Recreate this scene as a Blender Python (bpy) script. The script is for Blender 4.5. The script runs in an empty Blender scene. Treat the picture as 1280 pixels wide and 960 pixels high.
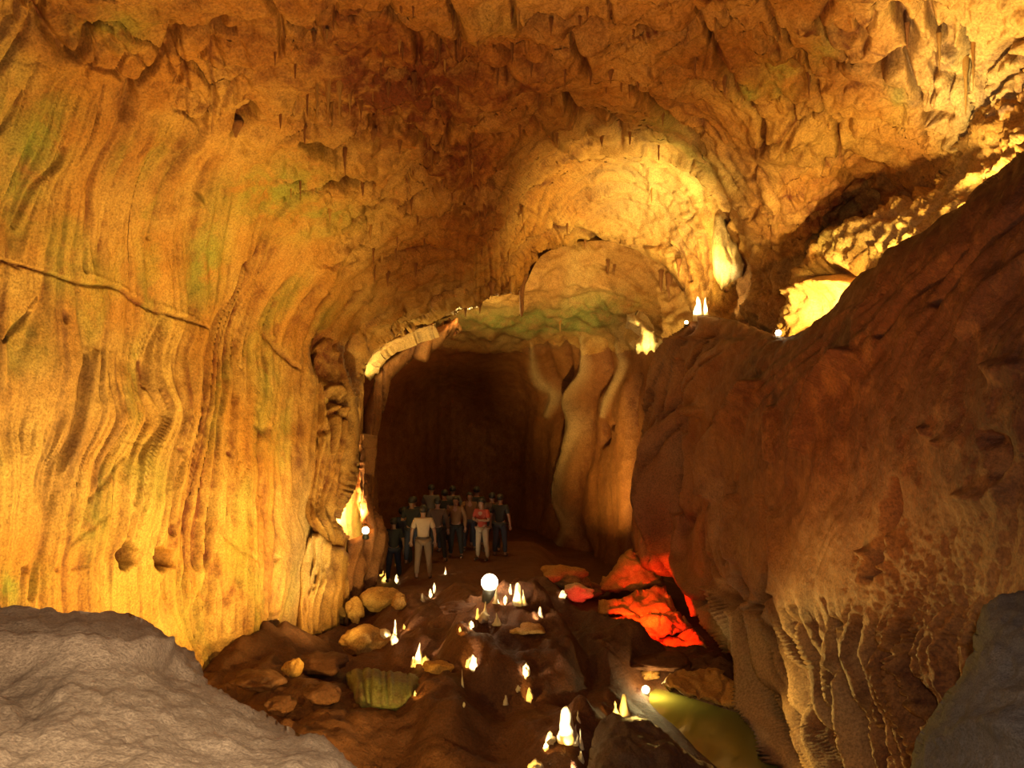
import bpy, bmesh, math, random
import numpy as np
from mathutils import Vector, Matrix, noise as mnoise

# ------------------------------------------------------------------ camera, world, exposure
scene = bpy.context.scene
COL = scene.collection
F = 1150.0            # focal length in pixels of the 1280x960 frame
CZ = 5.6              # eye height above the cave floor
cam_data = bpy.data.cameras.new('camera')
cam_data.sensor_width = 36.0
cam_data.lens = 36.0 * F / 1280.0
cam_data.clip_end = 200
cam = bpy.data.objects.new('camera', cam_data)
COL.objects.link(cam)
cam.location = (0, 0, CZ)
cam.rotation_euler = (math.pi / 2, 0, 0)
scene.camera = cam
vs = scene.view_settings
vs.view_transform = 'Standard'; vs.look = 'None'; vs.gamma = 1.0
vs.use_curve_mapping = False
vs.exposure = 0.8
world = bpy.data.worlds.new('ambient_fill'); scene.world = world  # faint warm background added in place of bounce from unseen rock
world.use_nodes = True
world.node_tree.nodes['Background'].inputs[0].default_value = (0.9, 0.34, 0.10, 1)
world.node_tree.nodes['Background'].inputs[1].default_value = 0.035


def P(px, py, d):
    """a point of the cave: direction read from the picture, true distance d in metres"""
    return Vector(((px - 640) / F * d, d, CZ - (py - 480) / F * d))


def _ss(a, b, x):
    t = min(1.0, max(0.0, (x - a) / (b - a)))
    return t * t * (3 - 2 * t)


def terrace(x, y):
    """the path rises away from the viewer between the two walls"""
    return .85 * _ss(14, 21, y) * (1 - .85 * _ss(27.5, 31, y)) * _ss(-3.6, -2.5, x) * (1 - _ss(.5, 1.9, x))


def on_floor(px, py, lift=0.0):
    """where the line of sight through a pixel meets the floor"""
    d = 9.0
    while d < 38:
        x = (px - 640) / F * d; z = CZ - (py - 480) / F * d
        if z <= terrace(x, d) + lift:
            break
        d += .02
    return Vector(((px - 640) / F * d, d, terrace((px - 640) / F * d, d) + lift))


WARM = (1.0, 0.67, 0.15)
GOLD = (1.0, 0.74, 0.22)
AMBER = (1.0, 0.40, 0.06)


def lamp(name, loc, power, color=WARM, radius=0.08, spot=None, target=None, blend=0.6):
    l = bpy.data.lights.new(name, 'SPOT' if spot else 'POINT')
    l.energy = power; l.color = color; l.shadow_soft_size = radius
    if spot:
        l.spot_size = math.radians(spot); l.spot_blend = blend
    o = bpy.data.objects.new(name, l); COL.objects.link(o)
    o.location = loc
    if target is not None:
        o.rotation_euler = (Vector(target) - Vector(loc)).to_track_quat('-Z', 'Y').to_euler()
    return o


# camera flash: only the nearest rocks feel it
lamp('camera_flash', (0.2, 0.1, CZ + 0.2), 560, (1.0, 0.85, 0.66), 0.06, 130, (0, 10, CZ - 3), 0.4)
# floodlights on the cave floor, some added out of view for wall and ceiling
lamp('unseen_floodlight', (1.2, 7.5, .5), 3300, WARM, .2, 70, (-6.5, 15, 3.4), .9)
lamp('wall_floodlight', P(560, 812, 15.0), 2000, WARM, .10, 110, P(200, 520, 15.5), .8)
lamp('skirt_fill', (1.6, 14.2, 1.0), 520, WARM, .06, 80, P(1050, 910, 11.0), .8)  # fill light added to brighten the skirt
lamp('unseen_floodlight', (-1.0, 7.0, .5), 1900, AMBER, .25, 96, (.9, 13.5, 11.5), .8)  # added below the frame to light the ceiling
# lamps hidden behind ledges and stones, and one added fill light in the chamber
LIGHTS = [
    # name, px, py, depth, power, colour, radius, (spot angle, aim px, aim py, aim depth)
    ('wall_floodlight', 150, 900, 9.0, 320, WARM, .15, None),
    ('niche_lamp', 446, 642, 21.6, 620, GOLD, .04, (165, 424, 615, 22.6)),
    ('wall_foot_lamp', 452, 795, 16.4, 650, GOLD, .05, (80, 380, 690, 19.2)),
    ('dome_lamp', 868, 400, 20.2, 950, (1.0, .70, .16), .08, (118, 790, 240, 22.4)),
    ('ledge_lamp', 1034, 402, 14.3, 900, GOLD, .05, (90, 1025, 372, 16.2)),
    ('ledge_lamp', 1215, 272, 11.2, 130, GOLD, .04, (130, 1185, 215, 12.9)),
    ('ledge_lamp', 1105, 348, 12.9, 420, WARM, .05, (110, 1085, 290, 14.6)),
    ('upper_ledge_lamp', 1190, 292, 11.0, 640, (1.0, .72, .25), .08, (80, 1235, 60, 12.0)),
    ('arch_lamp', 468, 500, 24.3, 170, GOLD, .03, (110, 500, 424, 25.0)),
    ('chamber_lamp', 590, 391, 25.2, 110, GOLD, .02, None),
    ('chamber_fill', 520, 500, 31.0, 14, AMBER, .02, None),  # dim fill added to lift the dark back wall
    ('fringe_lamp', 815, 452, 24.2, 170, GOLD, .02, (120, 795, 385, 25.6)),
    ('chamber_wall_lamp', 698, 712, 25.0, 1500, WARM, .04, (62, 752, 560, 29.5)),
]
for n, px, py, d, pw, c, r, sp in LIGHTS:
    if sp: lamp(n, P(px, py, d), pw, c, r, sp[0], P(*sp[1:]), .9)
    else: lamp(n, P(px, py, d), pw, c, r)

# ------------------------------------------------------------------ numeric helpers
_rng = np.random.RandomState(7)
_perm = _rng.permutation(256).astype(np.int64)
_perm = np.concatenate([_perm, _perm, _perm])
_grad = _rng.normal(size=(256, 3)); _grad /= np.linalg.norm(_grad, axis=1)[:, None]


def perlin(x, y=0.0, z=0.0, seed=0):
    x, y, z = np.broadcast_arrays(np.asarray(x, float), np.asarray(y, float) + seed * 17.31, np.asarray(z, float) + seed * 5.77)
    xi = np.floor(x).astype(np.int64); yi = np.floor(y).astype(np.int64); zi = np.floor(z).astype(np.int64)
    xf = x - xi; yf = y - yi; zf = z - zi
    fu = xf * xf * xf * (xf * (xf * 6 - 15) + 10); fv = yf * yf * yf * (yf * (yf * 6 - 15) + 10); fw = zf * zf * zf * (zf * (zf * 6 - 15) + 10)
    out = 0
    for dx in (0, 1):
        for dy in (0, 1):
            for dz in (0, 1):
                h = _perm[_perm[_perm[(xi + dx) & 255] + ((yi + dy) & 255)] + ((zi + dz) & 255)]
                g = _grad[h]
                dot = g[..., 0] * (xf - dx) + g[..., 1] * (yf - dy) + g[..., 2] * (zf - dz)
                w = (fu if dx else 1 - fu) * (fv if dy else 1 - fv) * (fw if dz else 1 - fw)
                out = out + w * dot
    return out * 1.5


def fbm(x, y=0.0, z=0.0, oct=4, seed=0, gain=.5, ridged=False):
    s = 0; a = 1.0; f = 1.0
    for i in range(oct):
        n = perlin(np.asarray(x) * f, np.asarray(y) * f, np.asarray(z) * f, seed + i)
        s = s + a * (np.abs(n) if ridged else n)
        a *= gain; f *= 2.03
    return s


def smooth(a, b, x):
    t = np.clip((x - a) / (b - a), 0, 1)
    return t * t * (3 - 2 * t)


def dense(pts, n=8):
    """Catmull-Rom through the points"""
    p = np.array(pts, float)
    if len(p) < 3:
        return p
    q = np.vstack([2 * p[0] - p[1], p, 2 * p[-1] - p[-2]])
    out = []
    for i in range(1, len(q) - 2):
        for t in np.linspace(0, 1, n, endpoint=False):
            a, b, c, d = q[i - 1], q[i], q[i + 1], q[i + 2]
            out.append(.5 * ((2 * b) + (c - a) * t + (2 * a - 5 * b + 4 * c - d) * t * t + (3 * b - a - 3 * c + d) * t ** 3))
    out.append(p[-1])
    return np.array(out)


def pdist(X, Y, pts, close=False):
    """distance to a polyline and the fraction along it"""
    p = np.array(pts, float)
    if close:
        p = np.vstack([p, p[:1]])
    best = np.full(X.shape, 1e9); bt = np.zeros(X.shape)
    n = len(p) - 1
    for i in range(n):
        ax, ay = p[i, :2]; bx, by = p[i + 1, :2]
        vx, vy = bx - ax, by - ay
        L = vx * vx + vy * vy + 1e-9
        t = np.clip(((X - ax) * vx + (Y - ay) * vy) / L, 0, 1)
        d = np.hypot(X - ax - t * vx, Y - ay - t * vy)
        m = d < best
        best = np.where(m, d, best); bt = np.where(m, (i + t) / n, bt)
    return best, bt


def inside(X, Y, poly):
    p = np.array(poly, float)[:, :2]; c = np.zeros(X.shape, bool)
    j = len(p) - 1
    for i in range(len(p)):
        xi, yi = p[i]; xj, yj = p[j]
        if yi != yj:
            c ^= ((yi > Y) != (yj > Y)) & (X < (xj - xi) * (Y - yi) / (yj - yi) + xi)
        j = i
    return c


class RBF:
    """thin plate spline through (px, py, depth) on inverse depth: flat walls stay flat"""
    def __init__(self, pts, lam=1e-4):
        p = np.array(pts, float); self.c = p[:, :2] / 1000.0
        n = len(p); A = np.zeros((n + 3, n + 3))
        A[:n, :n] = self._k(np.linalg.norm(self.c[:, None] - self.c[None], axis=2)) + lam * np.eye(n)
        A[:n, n] = 1; A[:n, n + 1:] = self.c; A[n, :n] = 1; A[n + 1:, :n] = self.c.T
        self.w = np.linalg.solve(A, np.concatenate([1.0 / p[:, 2], [0, 0, 0]]))

    @staticmethod
    def _k(r):
        return np.where(r > 1e-9, r * r * np.log(np.maximum(r, 1e-9)), 0)

    def __call__(self, X, Y):
        x = X / 1000.0; y = Y / 1000.0
        s = self.w[-3] + self.w[-2] * x + self.w[-1] * y
        for (cx, cy), w in zip(self.c, self.w):
            s = s + w * self._k(np.hypot(x - cx, y - cy))
        return 1.0 / np.clip(s, 0.015, 1.0)


def stroke(X, Y, pts, w, taper=True, spl=True):
    """soft mark along a line: 1 on the line, 0 away from it. w = half width in pixels"""
    p = dense(pts, 5) if spl else np.array(pts, float)
    out = np.zeros(X.shape)
    m = 2.6 * w
    x0, x1, y0, y1 = p[:, 0].min() - m, p[:, 0].max() + m, p[:, 1].min() - m, p[:, 1].max() + m
    ii = np.where((X >= x0) & (X <= x1) & (Y >= y0) & (Y <= y1))
    if len(ii[0]) == 0:
        return out
    d, t = pdist(X[ii], Y[ii], p)
    ww = w * (0.35 + 0.65 * np.sin(np.pi * np.clip(t, .02, .98)) ** .6) if taper else w
    out[ii] = np.exp(-(d / ww) ** 2)
    return out


def blob(X, Y, cx, cy, rx, ry, ang=0.0):
    a = math.radians(ang); dx = X - cx; dy = Y - cy
    u = (dx * math.cos(a) + dy * math.sin(a)) / rx; v = (-dx * math.sin(a) + dy * math.cos(a)) / ry
    return np.exp(-(u * u + v * v))


def flow_u(X, Y, lines, ref=None):
    """straightened sideways coordinate between traced flow lines (X, Y a regular grid)"""
    ls = [dense(l, 6) for l in lines]
    us = np.array([np.mean(l[:, 0]) if ref is None else np.interp(ref, l[:, 1], l[:, 0]) for l in ls])
    U = np.zeros(X.shape)
    for j in range(X.shape[0]):
        y = Y[j, 0]
        xs = np.array([np.interp(y, l[:, 1], l[:, 0]) for l in ls])
        xs = np.maximum.accumulate(xs + np.arange(len(xs)) * 1e-3)
        u = np.interp(X[j], xs, us)
        u = np.where(X[j] < xs[0], us[0] + X[j] - xs[0], u)
        u = np.where(X[j] > xs[-1], us[-1] + X[j] - xs[-1], u)
        U[j] = u
    return U


# ------------------------------------------------------------------ scene helpers
def prop(o, label=None, cat=None, group=None, kind=None):
    if label: o['label'] = label
    if cat: o['category'] = cat
    if group: o['group'] = group
    if kind: o['kind'] = kind
    return o


def link(name, me, mat=None, parent=None, loc=None):
    o = bpy.data.objects.new(name, me); COL.objects.link(o)
    if mat is not None and me is not None and len(me.materials) == 0:
        me.materials.append(mat)
    if parent is not None: o.parent = parent
    if loc is not None: o.location = loc
    return o


def empty(name, loc=(0, 0, 0)):
    o = bpy.data.objects.new(name, None); COL.objects.link(o); o.location = loc
    o.empty_display_size = .1
    return o


def to_mesh(name, verts, faces, masks=None, normals=None, smooth_shade=True):
    me = bpy.data.meshes.new(name)
    v = np.asarray(verts, np.float32); f = np.asarray(faces, np.int32)
    k = f.shape[1]
    me.vertices.add(len(v)); me.vertices.foreach_set('co', v.ravel())
    me.loops.add(f.size); me.loops.foreach_set('vertex_index', f.ravel())
    me.polygons.add(len(f)); me.polygons.foreach_set('loop_start', np.arange(0, f.size, k, dtype=np.int32))
    me.polygons.foreach_set('loop_total', np.full(len(f), k, np.int32))
    me.update(calc_edges=True)
    if masks is not None:
        a = me.color_attributes.new('stain_and_shade', 'FLOAT_COLOR', 'POINT')
        a.data.foreach_set('color', np.asarray(masks, np.float32).ravel())
    if smooth_shade:
        me.polygons.foreach_set('use_smooth', np.ones(len(f), bool))
    if normals is not None:
        me.normals_split_custom_set_from_vertices(np.asarray(normals, np.float32).tolist())
    return me


def sheet(name, poly, rbf, step=2.4, disp=None, masks=None, silh=None, rw=25, rd=.5, rim=1.0, mat=None,
          parent=None, split=None, spl=False, warp=None, rows_spec=((.15, 1.0), (.4, 7.0), (1.0, 18.0))):
    """a piece of cave rock: outline and depths -> dense displaced mesh with a rim that turns back into the rock"""
    poly = dense(list(poly) + [poly[0]], 4)[:-1] if spl else np.array(poly, float)
    x0, y0 = poly[:, 0].min() - 2 * step, poly[:, 1].min() - 2 * step
    x1, y1 = poly[:, 0].max() + 2 * step, poly[:, 1].max() + 2 * step

    def axis(a, b, lo, hi):
        s = list(np.arange(max(a, lo), min(b, hi) + step, step))
        st = step; x = s[0]
        pre = []
        while x > a:
            st = min(st * 1.12, 14); x -= st; pre.append(x)
        st = step; x = s[-1]; post = []
        while x < b:
            st = min(st * 1.12, 14); x += st; post.append(x)
        return np.array(pre[::-1] + s + post)
    gx = axis(x0, x1, -15, 1295); gy = axis(y0, y1, -15, 975)
    X, Y = np.meshgrid(gx, gy)
    sd, _ = pdist(X, Y, poly, True)
    sd = np.where(inside(X, Y, poly), sd, -sd)
    lst = np.maximum(np.gradient(gx)[None, :], np.gradient(gy)[:, None])
    gyv, gxv = np.gradient(sd, gy, gx)
    gl = np.hypot(gxv, gyv) + 1e-6; gxv /= gl; gyv /= gl
    near = np.abs(sd) < .75 * lst
    Xs = np.where(near, X - sd * gxv, X); Ys = np.where(near, Y - sd * gyv, Y)
    keep = sd > -.75 * lst
    D = rbf(Xs, Ys)
    if silh is not None:
        for item in silh:
            pts, w_, d_ = item if len(item) == 3 and not np.isscalar(item[0]) else (item, rw, rd)
            ds, _ = pdist(Xs, Ys, pts)
            q = np.clip(1 - ds / w_, 0, 1)
            D = D + d_ * (1 - np.sqrt(np.maximum(0, 1 - q * q)))
    if warp is not None:
        D = D + warp(X, Y)

    def pos(Xa, Ya, Da):
        return np.stack([(Xa - 640) / F * Da, Da, CZ - (Ya - 480) / F * Da], -1)

    def nrm(Q):
        n = np.cross(np.gradient(Q, axis=0), np.gradient(Q, axis=1))
        n /= np.linalg.norm(n, axis=-1, keepdims=True) + 1e-12
        s = np.sign((n * (Q - np.array([0, 0, CZ]))).sum(-1, keepdims=True))
        return -n * np.where(s == 0, 1, s)
    B = pos(Xs, Ys, D)
    N = nrm(pos(X, Y, rbf(X, Y)))
    if disp is not None:
        B = B + N * disp(X, Y, B)[..., None]
    N2 = nrm(B)
    M = np.zeros(X.shape + (4,)); M[..., 3] = 1
    if masks is not None:
        r, g, b = masks(X, Y, B)
        M[..., 0] = np.clip(r, 0, 1); M[..., 1] = np.clip(g, 0, 1); M[..., 2] = np.clip(b, 0, 1)
    ny, nx = X.shape
    fk = keep[:-1, :-1] & keep[1:, :-1] & keep[1:, 1:] & keep[:-1, 1:]

    def build(nm, fmask, do_rim, custom):
        used = np.zeros((ny, nx), bool)
        used[:-1, :-1] |= fmask; used[1:, :-1] |= fmask; used[1:, 1:] |= fmask; used[:-1, 1:] |= fmask
        idx = np.full((ny, nx), -1); idx[used] = np.arange(used.sum())
        fa = np.stack([idx[:-1, :-1], idx[1:, :-1], idx[1:, 1:], idx[:-1, 1:]], -1)[fmask]
        V = B[used]; MM = M[used]; NN = N2[used]
        if do_rim:
            e = np.concatenate([fa[:, [0, 1]], fa[:, [1, 2]], fa[:, [2, 3]], fa[:, [3, 0]]])
            key = np.sort(e, 1); key = key[:, 0].astype(np.int64) * 10000000 + key[:, 1]
            uq, inv, cnt = np.unique(key, return_inverse=True, return_counts=True)
            be = e[cnt[inv] == 1]
            bv = np.unique(be)
            GX = gxv[used][bv]; GY = gyv[used][bv]
            base = V[bv]; dep = base[:, 1]
            px = base[:, 0] / dep * F + 640; py = (CZ - base[:, 2]) / dep * F + 480
            rows = [bv]; verts = [V]; cnt_v = len(V); masks_l = [MM]; nn = [NN]
            for dd, sh in rows_spec:
                q = pos(px + GX * sh, py + GY * sh, dep + rim * dd)
                verts.append(q); rows.append(np.arange(cnt_v, cnt_v + len(bv))); cnt_v += len(bv)
                masks_l.append(MM[bv]); nn.append(NN[bv])
            loc = {int(v): i for i, v in enumerate(bv)}
            ea = np.array([[loc[int(a)], loc[int(b)]] for a, b in be])
            extra = []
            for k in range(len(rows) - 1):
                extra.append(np.stack([rows[k][ea[:, 1]], rows[k][ea[:, 0]], rows[k + 1][ea[:, 0]], rows[k + 1][ea[:, 1]]], -1))
            fa = np.concatenate([fa] + extra); V = np.concatenate(verts); MM = np.concatenate(masks_l); NN = np.concatenate(nn)
        me = to_mesh(nm, V, fa, MM, NN if custom else None)
        m_ = mat if not isinstance(mat, tuple) else mat[0 if nm == name[0] else 1]
        return link(nm, me, m_, parent)
    if split is None:
        return build(name, fk, rim > 0, False)
    cxm = (X[:-1, :-1] + X[1:, 1:]) / 2; cym = (Y[:-1, :-1] + Y[1:, 1:]) / 2
    sel = split(cxm, cym)
    return build(name[0], fk & ~sel, False, True), build(name[1], fk & sel, False, True)


# ------------------------------------------------------------------ materials
def mat_nodes(name):
    m = bpy.data.materials.new(name); m.use_nodes = True
    nt = m.node_tree; nt.nodes.clear()
    out = nt.nodes.new('ShaderNodeOutputMaterial'); b = nt.nodes.new('ShaderNodeBsdfPrincipled')
    nt.links.new(b.outputs[0], out.inputs[0])
    return m, nt, b


def limestone(name, pale, mid, brown, green=(.24, .30, .05), rough=.62, bump=.7, scale=1.0, grain=1.0, spec=.35):
    m, nt, b = mat_nodes(name)
    N = nt.nodes.new; L = nt.links.new
    tc = N('ShaderNodeTexCoord'); att = N('ShaderNodeAttribute'); att.attribute_name = 'stain_and_shade'
    sep = N('ShaderNodeSeparateColor'); L(att.outputs['Color'], sep.inputs[0])

    def noise(sc, det, ro=.6, dist=0.0):
        n = N('ShaderNodeTexNoise'); n.inputs['Scale'].default_value = sc * scale; n.inputs['Detail'].default_value = det
        n.inputs['Roughness'].default_value = ro; n.inputs['Distortion'].default_value = dist
        L(tc.outputs['Object'], n.inputs['Vector']); return n

    def mix(fac, a, c, mode='MIX'):
        x = N('ShaderNodeMix'); x.data_type = 'RGBA'; x.blend_type = mode; x.clamp_factor = True
        if isinstance(fac, float): x.inputs[0].default_value = fac
        else: L(fac, x.inputs[0])
        for i, v in ((6, a), (7, c)):
            if isinstance(v, tuple): x.inputs[i].default_value = (*v, 1)
            else: L(v, x.inputs[i])
        return x.outputs[2]

    def ramp(src, a, c):
        r = N('ShaderNodeMapRange'); r.inputs[1].default_value = a; r.inputs[2].default_value = c; r.clamp = True
        r.interpolation_type = 'SMOOTHSTEP'
        L(src, r.inputs[0]); return r.outputs[0]

    def math_(op, a, c):
        x = N('ShaderNodeMath'); x.operation = op
        for i, v in ((0, a), (1, c)):
            if isinstance(v, (int, float)): x.inputs[i].default_value = v
            else: L(v, x.inputs[i])
        return x.outputs[0]
    n1 = noise(.55, 6, .62, .4); n2 = noise(3.2, 8, .68, .3); n3 = noise(30, 6, .75)
    c = mix(ramp(n1.outputs[0], .36, .66), mid, pale)
    c = mix(math_('MULTIPLY', ramp(n2.outputs[0], .52, .75), .45), c, brown)
    # brown clay stain and painted groove shade, broken up by noise
    st = math_('MULTIPLY', sep.outputs[0], math_('ADD', ramp(n2.outputs[0], .25, .7), .45))
    c = mix(st, c, brown)
    # algae that grows in the lamp light
    gr = math_('MULTIPLY', sep.outputs[1], ramp(noise(1.9, 7, .7, .5).outputs[0], .32, .58))
    c = mix(math_('MULTIPLY', gr, .82), c, green)
    # clean white calcite
    c = mix(sep.outputs[2], c, (.84, .68, .40))
    c = mix(math_('MULTIPLY', ramp(n3.outputs[0], .34, .70), .62 * grain), c, (.10, .05, .02), 'MULTIPLY') if grain else c
    L(c, b.inputs['Base Color'])
    rr = N('ShaderNodeMapRange'); rr.inputs[3].default_value = rough - .14; rr.inputs[4].default_value = rough + .2
    L(n2.outputs[0], rr.inputs[0]); L(rr.outputs[0], b.inputs['Roughness'])
    b.inputs['Specular IOR Level'].default_value = spec
    h = math_('ADD', math_('MULTIPLY', noise(9, 8, .7).outputs[0], .7), math_('MULTIPLY', n3.outputs[0], .25))
    bp = N('ShaderNodeBump'); bp.inputs['Strength'].default_value = bump; bp.inputs['Distance'].default_value = .09
    L(h, bp.inputs['Height']); L(bp.outputs[0], b.inputs['Normal'])
    return m


def plain(name, col, rough=.6, emit=None, strength=0.0, var=.25, metal=0.0):
    m, nt, b = mat_nodes(name)
    n = nt.nodes.new('ShaderNodeTexNoise'); n.inputs['Scale'].default_value = 14; n.inputs['Detail'].default_value = 4
    tc = nt.nodes.new('ShaderNodeTexCoord'); nt.links.new(tc.outputs['Object'], n.inputs['Vector'])
    x = nt.nodes.new('ShaderNodeMix'); x.data_type = 'RGBA'
    x.inputs[6].default_value = (*[c * (1 - var) for c in col], 1); x.inputs[7].default_value = (*[min(1, c * (1 + var)) for c in col], 1)
    nt.links.new(n.outputs[0], x.inputs[0]); nt.links.new(x.outputs[2], b.inputs['Base Color'])
    b.inputs['Roughness'].default_value = rough; b.inputs['Metallic'].default_value = metal
    if emit:
        b.inputs['Emission Color'].default_value = (*emit, 1); b.inputs['Emission Strength'].default_value = strength
    return m


ROCK = limestone('ochre_limestone', (.62, .365, .105), (.50, .218, .038), (.145, .030, .005))
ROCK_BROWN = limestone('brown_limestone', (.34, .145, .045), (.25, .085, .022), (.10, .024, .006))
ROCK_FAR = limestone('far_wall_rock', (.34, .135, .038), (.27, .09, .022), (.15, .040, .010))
ROCK_RED = limestone('red_clay_floor', (.17, .060, .020), (.11, .034, .011), (.05, .013, .004), bump=.7)
ROCK_GREY = limestone('grey_foreground_rock', (.64, .43, .25), (.52, .34, .19), (.28, .16, .08), bump=.6, scale=3.0, rough=.8)
ROCK_PALE = limestone('pale_calcite', (.86, .74, .52), (.76, .60, .36), (.45, .25, .10), bump=.3, scale=2.0)

# ------------------------------------------------------------------ the cave shell: left wall and ceiling
MAIN_CTRL = [
    # left wall
    (-220, 950, 10.6), (-220, 500, 10.6), (-220, 200, 10.2), (0, 900, 12.5), (0, 600, 12.4), (0, 400, 12.6), (0, 200, 12.3),
    (150, 860, 14.4), (150, 600, 14.4), (150, 400, 14.8), (150, 250, 14.2), (270, 860, 16.6), (270, 700, 16.5), (270, 500, 16.9), (280, 400, 17.3),
    (350, 860, 18.4), (350, 720, 18.2), (345, 560, 18.6), (350, 430, 19.2), (400, 860, 20.0), (400, 650, 20.6), (420, 460, 21.2),
    (440, 860, 21.6), (442, 760, 22.3), (444, 640, 22.5), (446, 540, 22.5), (448, 480, 22.5),
    # near ceiling
    (-220, -220, 8.2), (0, 0, 11.0), (200, -220, 8.4), (200, 0, 11.6), (200, 120, 13.4), (640, -220, 8.5), (640, 0, 12.3), (400, 60, 12.9), (400, 150, 15.2),
    (300, 250, 16.2), (320, 340, 17.8), (420, 230, 17.2), (420, 330, 19.3), (520, 220, 18.2), (540, 300, 20.4), (640, 120, 15.2), (560, 120, 15.0),
    (490, 380, 22.0), (470, 440, 23.2), (520, 410, 23.6), (570, 370, 23.0), (600, 378, 23.6), (640, 345, 23.0), (600, 300, 20.5),
    # dome
    (625, 240, 18.8), (655, 178, 17.9), (720, 145, 17.2), (800, 158, 17.6), (885, 195, 18.1), (930, 260, 18.4), (958, 345, 20.2), (915, 315, 21.4),
    (690, 240, 21.8), (760, 225, 22.4), (830, 235, 22.3), (880, 285, 21.8), (780, 270, 23.5), (700, 285, 23.0), (740, 182, 20.0), (830, 192, 20.2), (655, 235, 20.2), (895, 245, 20.2),
    (662, 325, 23.4), (700, 308, 23.7), (765, 302, 24.1), (825, 328, 23.4), (858, 375, 22.6), (885, 340, 22.4), (872, 375, 22.6),
    # right ceiling
    (800, 60, 13.6), (900, 120, 15.6), (960, 200, 16.6), (1000, 0, 12.2), (1000, 110, 14.6), (960, 290, 18.0), (1000, 320, 18.8), (1060, 250, 17.6),
    (1130, 210, 15.6), (1090, 130, 13.9), (1180, 60, 12.8), (1190, 160, 13.2), (1280, 0, 11.4), (1280, 120, 12.0), (1480, -220, 8.0), (1000, -220, 8.4),
    (1480, 100, 9.5), (1480, 450, 9.5), (1100, 450, 17.0), (950, 405, 19.6), (915, 405, 20.8), (955, 375, 19.6), (1250, 300, 12.0),
]
MAIN_POLY = [(-220, -220), (1500, -220), (1500, 460), (1000, 460), (930, 425), (885, 425), (868, 402), (853, 364), (836, 344), (822, 329), (795, 314), (762, 304),
             (728, 305), (700, 311), (680, 320), (668, 334), (660, 352), (652, 366), (640, 369), (626, 372), (615, 369), (600, 384), (580, 388), (565, 398), (545, 404), (520, 412), (500, 420), (484, 430),
             (468, 442), (460, 452), (456, 466), (453, 500), (456, 540), (455, 600), (458, 640), (462, 670), (450, 700), (445, 800), (440, 900), (300, 930), (-220, 960)]
OPENING = MAIN_POLY[5:36]

FLOW_L = [
    [(-140, -220), (-170, 100), (-190, 300), (-200, 960)],
    [(60, -220), (30, 0), (0, 120), (-40, 300), (-60, 600), (-60, 960)],
    [(140, -220), (110, 60), (85, 110), (60, 180), (40, 230), (22, 300), (14, 420), (8, 600), (0, 960)],
    [(230, -220), (185, 60), (165, 118), (148, 152), (118, 212), (110, 280), (112, 380), (112, 440), (101, 487), (86, 547), (61, 590), (56, 650), (50, 760), (48, 960)],
    [(330, -220), (290, 60), (262, 162), (226, 208), (204, 260), (198, 330), (206, 400), (191, 450), (195, 487), (206, 521), (180, 572), (165, 640), (158, 700), (162, 800), (170, 960)],
    [(430, -220), (380, 60), (340, 200), (318, 300), (308, 340), (290, 400), (276, 450), (266, 510), (260, 560), (246, 620), (242, 690), (240, 730), (246, 790), (256, 830), (262, 960)],
    [(520, -220), (470, 60), (420, 250), (375, 330), (349, 375), (341, 416), (338, 470), (329, 520), (324, 562), (326, 620), (322, 680), (318, 740), (314, 800), (310, 960)],
    [(620, -220), (570, 60), (500, 280), (440, 360), (405, 412), (396, 460), (394, 520), (384, 600), (378, 640), (392, 672), (384, 720), (372, 800), (368, 960)],
    [(720, -220), (680, 60), (600, 300), (520, 400), (470, 440), (450, 500), (448, 600), (446, 680), (440, 800), (440, 960)],
]
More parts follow.
